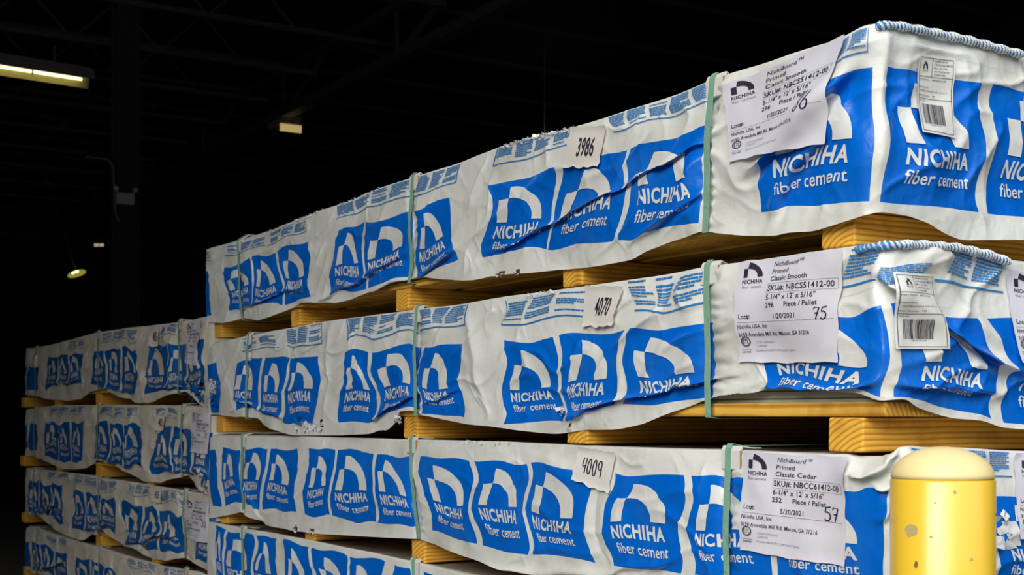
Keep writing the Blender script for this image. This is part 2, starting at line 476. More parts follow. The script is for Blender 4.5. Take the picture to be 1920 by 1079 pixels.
def build_wrap(name, spec, parent):
    """spec: frame, rails (hem, low, high, top pixel lists), panels, straps, folds ..."""
    w = spec['frame']; seed = spec['seed']; res = spec.get('res', 0.005)
    MW, MB, MA = spec.get('mats', (M_WHITE, M_BLUE, M_WHITEP))
    rs = [rail(w, spec[k]) for k in ('hem', 'low', 'high', 'top')]
    # columns -------------------------------------------------
    knots = []; panels = []
    for q in spec['panels']:
        a = (px_p(w, q[0]), px_p(w, q[2])); b = (px_p(w, q[1]), px_p(w, q[3]))
        panels.append((len(knots), len(knots) + 1)); knots += [a, b]
    p_left = min(-w.L - 0.06, knots[0][0] - .02, knots[0][1] - .02)
    PV = spec.get('p_vis', 0.50)                              # the end face is finely built this far
    last = max(PV, knots[-1][0] + .02, knots[-1][1] + .02)
    seq = [(-w.L - w.W, -w.L - w.W), (p_left, p_left)] + knots + [(last, last), (w.W, w.W), (w.W + w.L, w.W + w.L)]
    ct = [seq[0][0]]; cb = [seq[0][1]]; kidx = [0]
    for k, (A, B) in enumerate(zip(seq[:-1], seq[1:])):
        wd = max(abs(B[0] - A[0]), abs(B[1] - A[1]))
        coarse = k == 0 or k >= len(seq) - 3
        n = max(1, int(math.ceil(wd / (0.12 if coarse else res))))
        for i in range(1, n + 1):
            ct.append(A[0] + (B[0] - A[0]) * i / n); cb.append(A[1] + (B[1] - A[1]) * i / n)
        kidx.append(len(ct) - 1)
    ct = np.array(ct); cb = np.array(cb); nc = len(ct)
    # rows ----------------------------------------------------
    mid = len(rs[0][0]) // 2
    hts = [np.median(rs[k + 1][1] - rs[k][1]) for k in range(3)]
    nr = [max(2, int(math.ceil(h / res))) for h in hts]
    rows = []                                                 # (rail segment, fraction)
    for k in range(3): rows += [(k, i / nr[k]) for i in range(nr[k])]
    rows.append((2, 1.0)); nrow = len(rows)
    P = np.empty((nrow, nc)); Z = np.empty((nrow, nc)); TT = np.empty((nrow, nc))
    for j, (k, f) in enumerate(rows):
        s = 0.0 if k == 0 else (1.0 if k == 2 else f)
        p = cb + (ct - cb) * s
        za = np.interp(p, rs[k][0], rs[k][1]); zb = np.interp(p, rs[k + 1][0], rs[k + 1][1])
        P[j] = p; Z[j] = za + (zb - za) * f
        TT[j] = (k + f) / 3
    r_lo, r_hi = nr[0], nr[0] + nr[1]
    zb0 = np.interp(P, *rs[0]); zt0 = np.interp(P, *rs[3])
    tv = np.clip((Z - zb0) / np.maximum(zt0 - zb0, 1e-3), 0, 1)   # 0 hem .. 1 top
    env = np.clip(tv / .12, 0, 1) * np.clip((1 - tv) / .10, 0, 1)
    fine = (P > p_left) & (P < last)
    # hold at straps and corners
    hold = np.ones_like(P)
    for st in spec['straps']:
        ps = px_p(w, st[0]) + (px_p(w, st[1]) - px_p(w, st[0])) * (1 - tv)
        hold *= 1 - 0.85 * np.exp(-((P - ps) / 0.028) ** 2)
    for c in (0.0, -w.L, w.W): hold *= 1 - 0.6 * np.exp(-((P - c) / 0.05) ** 2)
    amp = spec.get('amp', 1.0) * (0.68 + 0.42 * np.clip((P + 1.7) / 1.4, 0, 1))
    # wandering of the print in the plane of the film
    wav = 2.7 * spec.get('wave', 1.0) * (1 - spec.get('calm_end', 0.0) * np.clip((P + .42) / .2, 0, 1))
    P2 = P + hold * env * wav * (0.022 * pn(P * 4.0, Z * 7.5 + 7, seed + 1) + 0.003 * pn(P * 11, Z * 15, seed + 2)) * fine
    Z2 = Z + hold * env * wav * (0.006 * pn(P * 5.5, Z * 6.0 + 3, seed + 3)) * fine
    # billows, slanting creases, crinkles
    H = 0.010 * np.sin(np.pi * np.clip(tv, 0, 1)) * hold
    diag = .45 * spec.get('diag', 0.8)
    a = P * 1.0 + Z * diag
    b = Z * 1.0 - P * diag
    n1 = pn(P * 4.2, Z * 6.0, seed + 4)
    rid = 1 - np.abs(pn(a * 2.4 + 1.5 * n1 * .3, b * 8.0 + .5 * n1, seed + 5)) * 2.0
    rid2 = 1 - np.abs(pn(a * 6.0 + b * 3, b * 4.0 - a * 2 + .4 * n1, seed + 6)) * 2.4
    big = pn(P * 4.0, Z * 7.5 + 7, seed + 1)
    H = H + amp * hold * fine * (0.0100 * n1 + 0.009 * big + 0.0075 * np.maximum(rid, 0) ** 4 * env + 0.0024 * np.maximum(rid2, 0) ** 5 * env
                          + 0.0008 * pn(P * 34, Z * 26, seed + 7) + 0.0004 * pn(P * 70, Z * 65, seed + 8))
    for st in spec['straps']:                                 # little gathers either side of a strap
        ps = px_p(w, st[0]) + (px_p(w, st[1]) - px_p(w, st[0])) * (1 - tv)
        g = np.exp(-((P - ps - .02) / 0.03) ** 2)
        H += amp * fine * 0.0024 * g * np.sin(Z * 2 * math.pi / 0.028 + 3 * pn(Z * 18, P * 6, seed + 9))
        H -= 0.006 * np.exp(-((P - ps) / 0.016) ** 2)
    H += spec.get('flare', 0.010) * np.clip(1 - tv / .22, 0, 1) ** 2 * (0.6 + pn(P * 6, P * 0, seed + 10))
    # overlapping folds: a slanted crease swallows a strip of the print
    for (x0, y0, x1, y1, fa, fb, fw) in spec.get('folds', []):
        A = np.array(px_pz(w, x0, y0)); B = np.array(px_pz(w, x1, y1))
        d = B - A; Ln = np.hypot(*d); d = d / Ln; n = np.array((-d[1], d[0]))
        if n[1] < 0: n = -n
        u = ((P - A[0]) * d[0] + (Z - A[1]) * d[1]) / Ln
        s = (P - A[0]) * n[0] + (Z - A[1]) * n[1]
        s = s + 0.010 * pn(u * 3.1, u * 0 + x0 * .01, seed + 11)
        e = np.clip(u / .22, 0, 1) * np.clip((1 - u) / .22, 0, 1); e = e * e * (3 - 2 * e)
        sh = -fa * np.tanh(s / fw) * np.exp(-(s / 0.085) ** 2) * e
        P2 = P2 + n[0] * sh; Z2 = Z2 + n[1] * sh
        H = H + e * fb * (np.exp(-((s - fw * .9) / (fw * 1.5)) ** 2) - 0.55 * np.exp(-((s + fw * 1.2) / (fw * 1.6)) ** 2))
    for (x0, y0, x1, y1, hb, rw) in spec.get('ridges', []):   # soft tents of film
        A = np.array(px_pz(w, x0, y0)); B = np.array(px_pz(w, x1, y1))
        d = B - A; Ln = np.hypot(*d); d = d / Ln
        u = ((P - A[0]) * d[0] + (Z - A[1]) * d[1]) / Ln
        s = (P - A[0]) * -d[1] + (Z - A[1]) * d[0]
        e = np.clip(u / .15 + .3, 0, 1) * np.clip((1 - u) / .3, 0, 1)
        H = H + hb * e * np.exp(-np.abs(s) / rw * (0.7 + .3 * np.abs(s) / rw))
    H = np.where(fine, H, 0.004)
    H = np.maximum(H, -0.012)
    x, y, nx, ny = loop_xy(w, P2.ravel())
    G = np.stack([x + nx * H.ravel(), y + ny * H.ravel(), Z2.ravel()], 1).reshape(nrow, nc, 3)
    # normals -------------------------------------------------
    du = np.gradient(G, axis=1); dv = np.gradient(G, axis=0)
    NN = np.cross(du, dv); NN /= np.maximum(np.linalg.norm(NN, axis=2, keepdims=True), 1e-9)
    on = np.stack([nx, ny, np.zeros_like(nx)], 1).reshape(nrow, nc, 3)
    NN = np.where((NN * on).sum(2, keepdims=True) < 0, -NN, NN)
    w.G, w.NN, w.P2, w.Z2, w.H = G, NN, P2, Z2, H
    # roof of the wrap ---------------------------------------
    ztop = spec['ztop']
    topP = G[-1]; cx0, cy0, cy1 = w.D + w.W / 2, w.un + w.W / 2, w.un + w.L - w.W / 2
    tgt = np.stack([np.full(nc, cx0), np.clip(topP[:, 1], cy0, cy1), np.full(nc, ztop)], 1)
    allv = [G.reshape(-1, 3)]; ro = []
    for f, k in ((.010, .2), (.035, .55), (.10, 1.0), (.30, 1.0), (.65, 1.0), (1.0, 1.0)):
        q = topP + (tgt - topP) * f
        zt = topP[:, 2] + .006 * min(1, f / .03)
        q[:, 2] = zt + (ztop - zt) * k + (.004 * pn(q[:, 0] * 6, q[:, 1] * 6, seed + 20) if f < 1 else 0) * (1 if f > .05 else 0)
        ro.append(q)
    for q in ro: allv.append(q)
    idx = lambda j, i: j * nc + i
    base = np.arange(nc - 1)
    F = []; I = []
    isblue = np.zeros(nc - 1, bool)
    for (a_, b_) in panels: isblue[kidx[a_ + 2]:kidx[b_ + 2]] = True
    holes = []
    for (hx, hy, rx, ry) in spec.get('holes', []):
        hp, hz = px_pz(w, hx, hy); hp2, _ = px_pz(w, hx + rx, hy); _, hz2 = px_pz(w, hx, hy + ry)
        holes.append((hp, hz, abs(hp2 - hp), abs(hz2 - hz)))
    for j in range(nrow + len(ro) - 1):
        q = np.stack([base + j * nc, base + 1 + j * nc, base + 1 + (j + 1) * nc, base + (j + 1) * nc], 1)
        keep = np.ones(nc - 1, bool)
        if j < nrow - 1:
            for hp, hz, rp, rz in holes:
                pm = P2[j, :-1]; zm = Z2[j, :-1]
                keep &= ((pm - hp) / rp) ** 2 + ((zm - hz) / rz) ** 2 + .9 * pn(pm * 60, zm * 60, seed + 30) > 1
        F += q[keep].tolist()
        b = (isblue & (r_lo <= j < r_hi))[keep]
        I += np.where(b, 1, 5 if j > nrow else 0).tolist()
    nv = sum(len(v) for v in allv)
    # printed artwork: laid on the film by interpolating its grid
    def lay(V, colf, rowf, off):
        c = np.clip(colf, 0, nc - 1.001); r = np.clip(rowf, 0, nrow - 1.001)
        ci = c.astype(int); ri = r.astype(int); fc = (c - ci)[:, None]; fr = (r - ri)[:, None]
        def bl(A): return (A[ri, ci] * (1 - fc) + A[ri, ci + 1] * fc) * (1 - fr) + (A[ri + 1, ci] * (1 - fc) + A[ri + 1, ci + 1] * fc) * fr
        return bl(G) + bl(NN) * off
    def addart(V, colf, rowf, faces, mi, off):
        nonlocal nv
        allv.append(lay(V, colf, rowf, off))
        F.extend([tuple(a + nv for a in f) for f in faces]); I.extend(mi if isinstance(mi, list) else [mi] * len(faces))
        nv += len(V)
    off = spec.get('off', 0.0020)
    for (a_, b_), q in zip(panels, spec['panels']):
        if len(q) > 4 and q[4] == 0: continue
        c0, c1 = kidx[a_ + 2], kidx[b_ + 2]
        V, FF, _ = ART if res < .009 else ART_FAR
        addart(V, c0 + V[:, 0] * (c1 - c0), r_lo + V[:, 1] * (r_hi - r_lo), FF, 2, off)
    # installation notes in tiny blue print along the upper edge
    rnd = random.Random(seed)
    if spec.get('notes'):
        for (xa, xb, ylo, yhi, outline, cols) in spec['notes']:
            pa, pb = px_p(w, xa), px_p(w, xb)
            r0 = r_hi + (nrow - 1 - r_hi) * ylo; r1 = r_hi + (nrow - 1 - r_hi) * yhi
            parts = []
            if outline:
                parts.append((rect2d(0, 0, 1, .05), 0))
                if outline & 2: parts.append((rect2d(0, 0, .012, 1), 0))
                if outline & 4: parts.append((rect2d(.988, 0, 1, 1), 0))
            nl = 9
            for c in range(cols):
                x0 = (c + .10) / cols; x1 = (c + .92) / cols
                for l in range(nl):
                    y1 = .98 - l * .088
                    if rnd.random() < .12: continue
                    xe = x0 + (x1 - x0) * (1 if rnd.random() < .7 else rnd.uniform(.5, 1))
                    xx = x0
                    while xx < xe - .004:
                        wl = min(rnd.uniform(.04, .16) / cols, xe - xx)
                        parts.append((rect2d(xx, y1 - .050, xx + wl, y1), 0)); xx += wl + .012 / cols
            V, FF, II = merge2d(parts)
            V, FF, II = grid_cut(V, FF, II, max(4, int((pb - pa) / (res * 2))), 8)
            pp = pa + V[:, 0] * (pb - pa)
            addart(V, np.interp(pp, ct, np.arange(nc)), r0 + V[:, 1] * (r1 - r0), FF, 3, off)
    # frayed edge and torn flaps
    def HMs(p_, z_):
        k = int(np.argmin(np.abs(P[nrow // 2] - p_))); j = int(np.argmin(np.abs(Z[:, k] - z_)))
        return float(H[j, k]) + .0015
    def scrap(pc, zc, n, rp, rz, size, mi):
        nonlocal nv
        vs = []; fs = []
        for k in range(n):
            p_ = pc + rnd.uniform(-rp, rp); z_ = zc + rnd.uniform(-rz, rz)
            X, Y, a_, b_ = loop_xy(w, np.array([p_]))
            ho = max(.002, HMs(p_, z_))
            o = np.array((X[0] + a_[0] * ho, Y[0] + b_[0] * ho, z_))
            tdir = np.array((-b_[0], a_[0], 0))
            ang = rnd.uniform(0, 6.28); L1 = size * rnd.uniform(.4, 1.3); w1 = L1 * rnd.uniform(.15, .5)
            e1 = tdir * math.cos(ang) + np.array((0, 0, math.sin(ang))); e2 = -tdir * math.sin(ang) + np.array((0, 0, math.cos(ang)))
            nrm = np.array((a_[0], b_[0], 0))
            m = len(vs)
            vs += [o - e1 * L1 * .5, o + e2 * w1 + nrm * rnd.uniform(0, .010), o + e1 * L1 * .5 + nrm * rnd.uniform(0, .012), o - e2 * w1 * .8]
            fs += [(m, m + 1, m + 2), (m, m + 2, m + 3)]
        allv.append(np.array(vs)); F.extend([tuple(a + nv for a in f) for f in fs]); I.extend([mi] * len(fs)); nv += len(vs)
    for (xa, xb, dens) in spec.get('fray', []):
        pa, pb = px_p(w, xa), px_p(w, xb)
        n = int(dens)
        for k in range(n):
            pc = pa + (pb - pa) * rnd.random()
            zc = float(np.interp(pc, *rs[3])) + rnd.uniform(-.009, .001)
            scrap(pc, zc, 1, .001, .001, rnd.uniform(.003, .009), 4)
    for (xx, yy, rx, rz, n, size, mi) in spec.get('scraps', []):
        pc, zc = px_pz(w, xx, yy)
        scrap(pc, zc, n, rx, rz, size, mi)
    o = mesh_obj(name, np.vstack(allv), F, [MW, MB, MA, M_BLUETXT, M_TORN, M_TOP], I, parent)
    # height map of the finished film, for things stuck on it
    dp = 0.005
    w.hp0, w.hz0, w.dp = -w.L - .05, float(Z2.min()) - .03, dp
    nP = int((w.W + w.L + .1) / dp) + 2; nZ = int((Z2.max() - Z2.min() + .12) / dp) + 2
    HM = np.full((nP, nZ), -1.0)
    sel = fine.ravel()
    ip = np.clip(((P2.ravel()[sel] - w.hp0) / dp).astype(int), 0, nP - 1); iz = np.clip(((Z2.ravel()[sel] - w.hz0) / dp).astype(int), 0, nZ - 1)
    np.maximum.at(HM, (ip, iz), H.ravel()[sel])
    for _ in range(14):
        m = HM.copy()
        for a_, b_ in ((1, 0), (-1, 0), (0, 1), (0, -1)): m = np.maximum(m, np.roll(HM, (a_, b_), (0, 1)))
        HM = np.where(HM < -.5, m, HM)
    HM[HM < -.5] = 0.0
    w.HM = HM
    return o
def surf(w, p, z, off, stiff=False):
    """point on top of the film at loop coordinate p and height z"""
    p = np.asarray(p, float); z = np.asarray(z, float)
    HM = w.HM; m = HM.copy()
    if not hasattr(w, 'HS'):
        for _ in range(2):
            mm = m.copy()
            for a, b in ((1, 0), (-1, 0), (0, 1), (0, -1)): mm = np.maximum(mm, np.roll(m, (a, b), (0, 1)))
            m = mm
        for _ in range(3):
            m = (m * 2 + np.roll(m, 1, 0) + np.roll(m, -1, 0) + np.roll(m, 1, 1) + np.roll(m, -1, 1)) / 6
        w.HS = np.maximum(m, 0)
        q = HM.copy()
        for _ in range(4):
            qq = q.copy()
            for a, b in ((1, 0), (-1, 0), (0, 1), (0, -1)): qq = np.maximum(qq, np.roll(q, (a, b), (0, 1)))
            q = qq
        for _ in range(16): q = (q * 2 + np.roll(q, 1, 0) + np.roll(q, -1, 0) + np.roll(q, 1, 1) + np.roll(q, -1, 1)) / 6
        w.HL = np.maximum(np.maximum(q, 0), w.HS)
    fp = np.clip((p - w.hp0) / w.dp, 0, HM.shape[0] - 2.01); fz = np.clip((z - w.hz0) / w.dp, 0, HM.shape[1] - 2.01)
    i = fp.astype(int); j = fz.astype(int); a = fp - i; b = fz - j
    S = w.HL * float(stiff) + w.HS * (1 - float(stiff))
    h = S[i, j] * (1 - a) * (1 - b) + S[i + 1, j] * a * (1 - b) + S[i, j + 1] * (1 - a) * b + S[i + 1, j + 1] * a * b
    x, y, nx, ny = loop_xy(w, p.ravel())
    h = h.ravel() + (off.ravel() if hasattr(off, 'ravel') else off)
    return np.stack([x + nx * h, y + ny * h, z.ravel()], 1)

def sticker(name, w, quad, art, mats, parent, off=0.0015, n=36, curl=0.0, seed=1, rag=0.0, stiff=True):
    """sheet of paper stuck on the film; quad = four pixel corners TL TR BR BL on the film"""
    C = [np.array(px_pz(w, *q)) for q in quad]
    def pos(V, o):
        x = V[:, 0:1]; y = V[:, 1:2]
        q = (C[3] * (1 - x) + C[2] * x) * (1 - y) + (C[0] * (1 - x) + C[1] * x) * y
        if rag:
            e = 1 - np.clip(np.minimum(np.minimum(x, 1 - x), np.minimum(y, 1 - y)) / .1, 0, 1)
            q = q + e * rag * np.concatenate([pn(x * 5, y * 5, seed), pn(x * 5 + 9, y * 5, seed)], 1)
        lift = o + curl * np.clip((V[:, 1] - .8) / .2, 0, 1) ** 2 + curl * .6 * np.clip((.12 - V[:, 1]) / .12, 0, 1) ** 2
        return surf(w, q[:, 0], q[:, 1], lift, stiff)
    g = np.linspace(0, 1, n + 1)
    V = np.array([(a, b) for b in g for a in g])
    S = pos(V, off)
    F = [(j * (n + 1) + i, j * (n + 1) + i + 1, (j + 1) * (n + 1) + i + 1, (j + 1) * (n + 1) + i) for j in range(n) for i in range(n)]
    I = [0] * len(F)
    AV, AF, AI = art
    # artwork is laid on the sheet's own facets
    fx = np.clip(AV[:, 0], 0, .9999) * n; fy = np.clip(AV[:, 1], 0, .9999) * n
    i = fx.astype(int); j = fy.astype(int); a = (fx - i)[:, None]; b = (fy - j)[:, None]
    G = S.reshape(n + 1, n + 1, 3)
    A = (G[j, i] * (1 - a) + G[j, i + 1] * a) * (1 - b) + (G[j + 1, i] * (1 - a) + G[j + 1, i + 1] * a) * b
    du = np.gradient(G, axis=1); dv = np.gradient(G, axis=0); nn = np.cross(du, dv); nn /= np.maximum(np.linalg.norm(nn, axis=2, keepdims=True), 1e-9)
    A = A + nn[np.clip((fy + .5).astype(int), 0, n), np.clip((fx + .5).astype(int), 0, n)] * 0.0011
    k = len(S)
    F += [tuple(q + k for q in f) for f in AF]; I += list(AI)
    return mesh_obj(name, np.vstack([S, A]), F, mats, I, parent)

def strap(w, spec, st, parent, guard=True, width=0.018):
    """green band round the bundle plus a card guard at the upper edge"""
    rs_t = rail(w, spec['top']); rs_b = rail(w, spec['hem'])
    pt, pb = px_p(w, st[0]), px_p(w, st[1])
    zt = float(np.interp(pt, *rs_t)); zb = spec['zbot'] if len(st) < 3 else px_pz(w, st[1], st[2])[1]
    zt_ = zt + .004
    n = 46
    tz = np.linspace(0, 1, n)
    z = zb + (zt_ - zb) * tz
    pc = pb + (pt - pb) * tz
    # the band is pulled taut: smooth the film's profile
    L = surf(w, pc - width / 2, z, 0.0012); R = surf(w, pc + width / 2, z, 0.0012)
    hx = gauss((w.D - (L[:, 0] + R[:, 0]) / 2), 3.0)
    V = []
    def pt3(x, y, zz): V.append((x, y, zz))
    y0 = w.un - pb; y1 = w.un - pt
    path = [(w.D + .25, y0, zb - .003), (w.D + .02, y0, zb - .003)]
    for k in range(n): path.append((w.D - hx[k] - .001, w.un - pc[k], z[k]))
    path += [(w.D + .004, y1, zt_ + .010), (w.D + .03, y1, spec['ztop'] + .011), (w.D + w.W * .5, y1, spec['ztop'] + .011)]
    th = .0012
    for k, (x, y, zz) in enumerate(path):
        a = np.array(path[max(0, k - 1)]); b = np.array(path[min(len(path) - 1, k + 1)])
        d = b - a; d[1] = 0; d /= np.linalg.norm(d) or 1
        nr = np.array((-d[2], 0, d[0]))
        for sy, so in ((-1, 0), (1, 0), (1, 1), (-1, 1)):
            V.append((x + nr[0] * th * so, y + sy * width / 2, zz + nr[2] * th * so))
    F = []
    for k in range(len(path) - 1):
        for a in range(4):
            b = (a + 1) % 4
            F.append((k * 4 + a, k * 4 + b, k * 4 + 4 + b, k * 4 + 4 + a))
    F += [(0, 1, 2, 3), tuple(4 * (len(path) - 1) + a for a in (3, 2, 1, 0))]
    s = mesh_obj('strap', V, F, [M_STRAP], None, parent, smooth=False)
    if guard:
        gw = .030; gh = spec.get('guard_h', .042)
        h1 = float(hx[-1]); h0 = float(np.interp(zt - gh, z, hx))
        bm = bmesh.new()
        gy = y1 - .008
        prof = [(w.D - h0 - .0004, zt_ - gh), (w.D - h1 - .0006, zt_ - .004), (w.D - h1 * .5 + .004, zt_ + .0065), (w.D + .03, spec['ztop'] + .0085), (w.D + .055, spec['ztop'] + .0085)]
        inn = [(x + .0022, zz - .0022) for x, zz in prof]
        vs = []
        for (x, zz) in prof + inn[::-1]:
            vs.append((bm.verts.new((x, gy - gw, zz)), bm.verts.new((x, gy + gw, zz))))
        m = len(vs)
        for k in range(m):
            a, b = vs[k], vs[(k + 1) % m]
            bm.faces.new((a[0], b[0], b[1], a[1]))
        f0 = bm.faces.new([v[0] for v in vs][::-1]); f1 = bm.faces.new([v[1] for v in vs])
        # brown raw edge of the card on its near side
        add_box(bm, w.D - h0 - .0008, w.D - h1 + .0008, gy - gw - .0012, gy - gw + .0012, zt_ - gh, zt_ - .004, 1)
        bmesh.ops.recalc_face_normals(bm, faces=bm.faces[:])
        bm_obj('edge_guard', bm, [M_CARD, M_CARDEDGE], s)
    return s

def rolled_edge(w, spec, parent, pts, r=0.0075):
    """twisted, stitched roll of film closing the end of the wrap"""
    P = sorted(px_pz(w, *q) for q in pts)
    pp = np.array([a for a, _ in P]); zz = np.array([b for _, b in P])
    s = np.linspace(pp[0], max(pp[-1], pp[0] + .3), 260); z = gauss(np.interp(s, pp, zz), 4)
    hh = .012
    x, y, nx, ny = loop_xy(w, s)
    C = np.stack([x + nx * hh, y + ny * hh, z - .004], 1)
    n = 14; V = []; F = []; I = []
    for k in range(len(C)):
        d = C[min(k + 1, len(C) - 1)] - C[max(k - 1, 0)]; d /= np.linalg.norm(d)
        up = np.array((0, 0, 1.0)); e1 = np.cross(d, up); e1 /= np.linalg.norm(e1); e2 = np.cross(e1, d)
        for a in range(n):
            an = 2 * math.pi * a / n
            rr = r * (1 + .14 * math.sin(2 * (an + k * .54))) * (1 + .15 * math.sin(k * .21))
            if k in (0, len(C) - 1): rr *= .3
            V.append(C[k] + rr * (math.cos(an) * e1 + math.sin(an) * e2))
    for k in range(len(C) - 1):
        for a in range(n):
            b = (a + 1) % n
            F.append((k * n + a, k * n + b, k * n + n + b, k * n + n + a))
            I.append(1 if ((a + k * 1.2) % (n / 2)) < 3.9 else 0)
    return mesh_obj('rolled_seam', V, F, [M_WHITE, M_BLUETXT], I, parent)

def board_stack(w, z0, z1, parent, inset=.022):
    bm = bmesh.new()
    n = 24
    add_box(bm, w.D + inset, w.D + w.W - inset, w.un + inset, w.un + w.L - inset, z0, z1, 0, .002)
    return bm_obj('board_stack', bm, M_BOARD, parent)

# ------------------------------------------------------------------ the near stack, top to bottom
D1, UN1, L1, W1 = 1.87, 1.735, 3.70, 1.12
def line_px(xs, slope):
    return [(x, HOR + slope * (x + 600.0)) for x in xs]
N1 = dict(soft_label=True, calm_end=.55, frame=make_frame(D1, UN1, L1, W1), seed=11, res=.0042, ztop=ZC + .705, zbot=ZC + .398, amp=1.0, diag=1.3,
    top=[(360, 474), (372, 472), (447, 455), (500, 437), (560, 411), (640, 382), (700, 358), (775, 333), (850, 308), (950, 272), (1020, 252), (1080, 238), (1140, 220),
         (1200, 199), (1325, 154), (1365, 140), (1490, 98), (1590, 66), (1625, 48), (1640, 44), (1700, 52), (1800, 74), (1908, 103), (2100, 150), (2277, 190)],
    hem=[(360, 606), (384, 605), (423, 606), (454, 600), (486, 604), (511, 598), (536, 586), (561, 573), (593, 568), (631, 574), (662, 565), (700, 551), (738, 537), (772, 531),
         (801, 527), (832, 529), (900, 526), (927, 519), (987, 517), (1047, 508), (1127, 500), (1193, 487), (1227, 473), (1260, 458), (1323, 436), (1404, 443), (1467, 443),
         (1533, 436), (1592, 416), (1629, 403), (1646, 397), (1696, 403), (1738, 418), (1767, 438), (1800, 451), (1917, 453), (2277, 470)],
    low=[(360, 600), (384, 597), (433, 585), (481, 577), (532, 577), (587, 554), (624, 555), (691, 546), (771, 512), (784, 519), (861, 496), (918, 485), (1030, 472),
         (1164, 453), (1175, 451), (1314, 423), (1430, 403), (1634, 378), (1649, 380), (1825, 399), (1845, 400), (2000, 410), (2277, 430)],
    high=[(360, 516), (376, 512), (425, 500), (472, 487), (523, 471), (579, 455), (634, 436), (691, 417), (782, 393), (856, 372), (937, 343), (1045, 313), (1057, 308),
          (1173, 277), (1182, 273), (1330, 233), (1455, 188), (1563, 145), (1638, 124), (1659, 125), (1823, 158), (1845, 161), (2000, 195), (2277, 255)],
    panels=[(374, 393, 384, 402, 0), (426, 472, 434, 481), (477, 523, 481, 532), (527, 579, 536, 587), (634, 691, 624, 691), (697, 771, 695, 771), (783, 856, 785, 861),
            (937, 1045, 918, 1030), (1057, 1173, 1034, 1164), (1182, 1330, 1175, 1315), (1455, 1638, 1430, 1634), (1659, 1823, 1649, 1825), (1845, 1990, 1845, 1990)],
    straps=[(1338, 1327, 436), (775, 773, 531), (447, 456, 600)],
    folds=[(905, 487, 1400, 232, .017, .014, .008), (1180, 470, 1345, 345, .008, .008, .007), (590, 575, 780, 470, .010, .010, .008), (430, 590, 600, 530, .010, .009, .008),
           (690, 560, 880, 470, .012, .011, .008), (1400, 350, 1630, 110, .018, .020, .011), (1440, 420, 1560, 250, .010, .013, .009)],
    ridges=[(1650, 50, 1420, 340, .014, .022), (1655, 50, 1640, 400, .012, .018), (1690, 90, 1740, 420, .008, .025), (1790, 90, 1850, 420, .010, .03), (1100, 260, 870, 470, .010, .02), (1330, 300, 1200, 460, .008, .02)],
    holes=[(941, 516, 8, 4), (976, 512, 4, 5)],
    notes=[(630, 772, .45, .96, 1, 4), (786, 862, .42, .96, 5, 3), (935, 1078, .48, .96, 3, 4), (1140, 1336, .50, .97, 1, 5), (1570, 1632, .35, .92, 5, 2), (505, 580, .42, .9, 1, 3), (452, 500, .45, .9, 1, 2), (374, 395, .45, .9, 1, 1),
           (425, 446, .45, .9, 1, 1), (1655, 1765, .62, .68, 1, 0), (1765, 1905, .45, .52, 1, 0)],
    fray=[(948, 1085, 150), (500, 580, 40), (560, 622, 35), (640, 720, 30), (372, 376, 6)],
    scraps=[(943, 518, .018, .005, 12, .007, 4), (975, 514, .010, .006, 9, .007, 4), (722, 440, .02, .004, 1, .008, 4)])
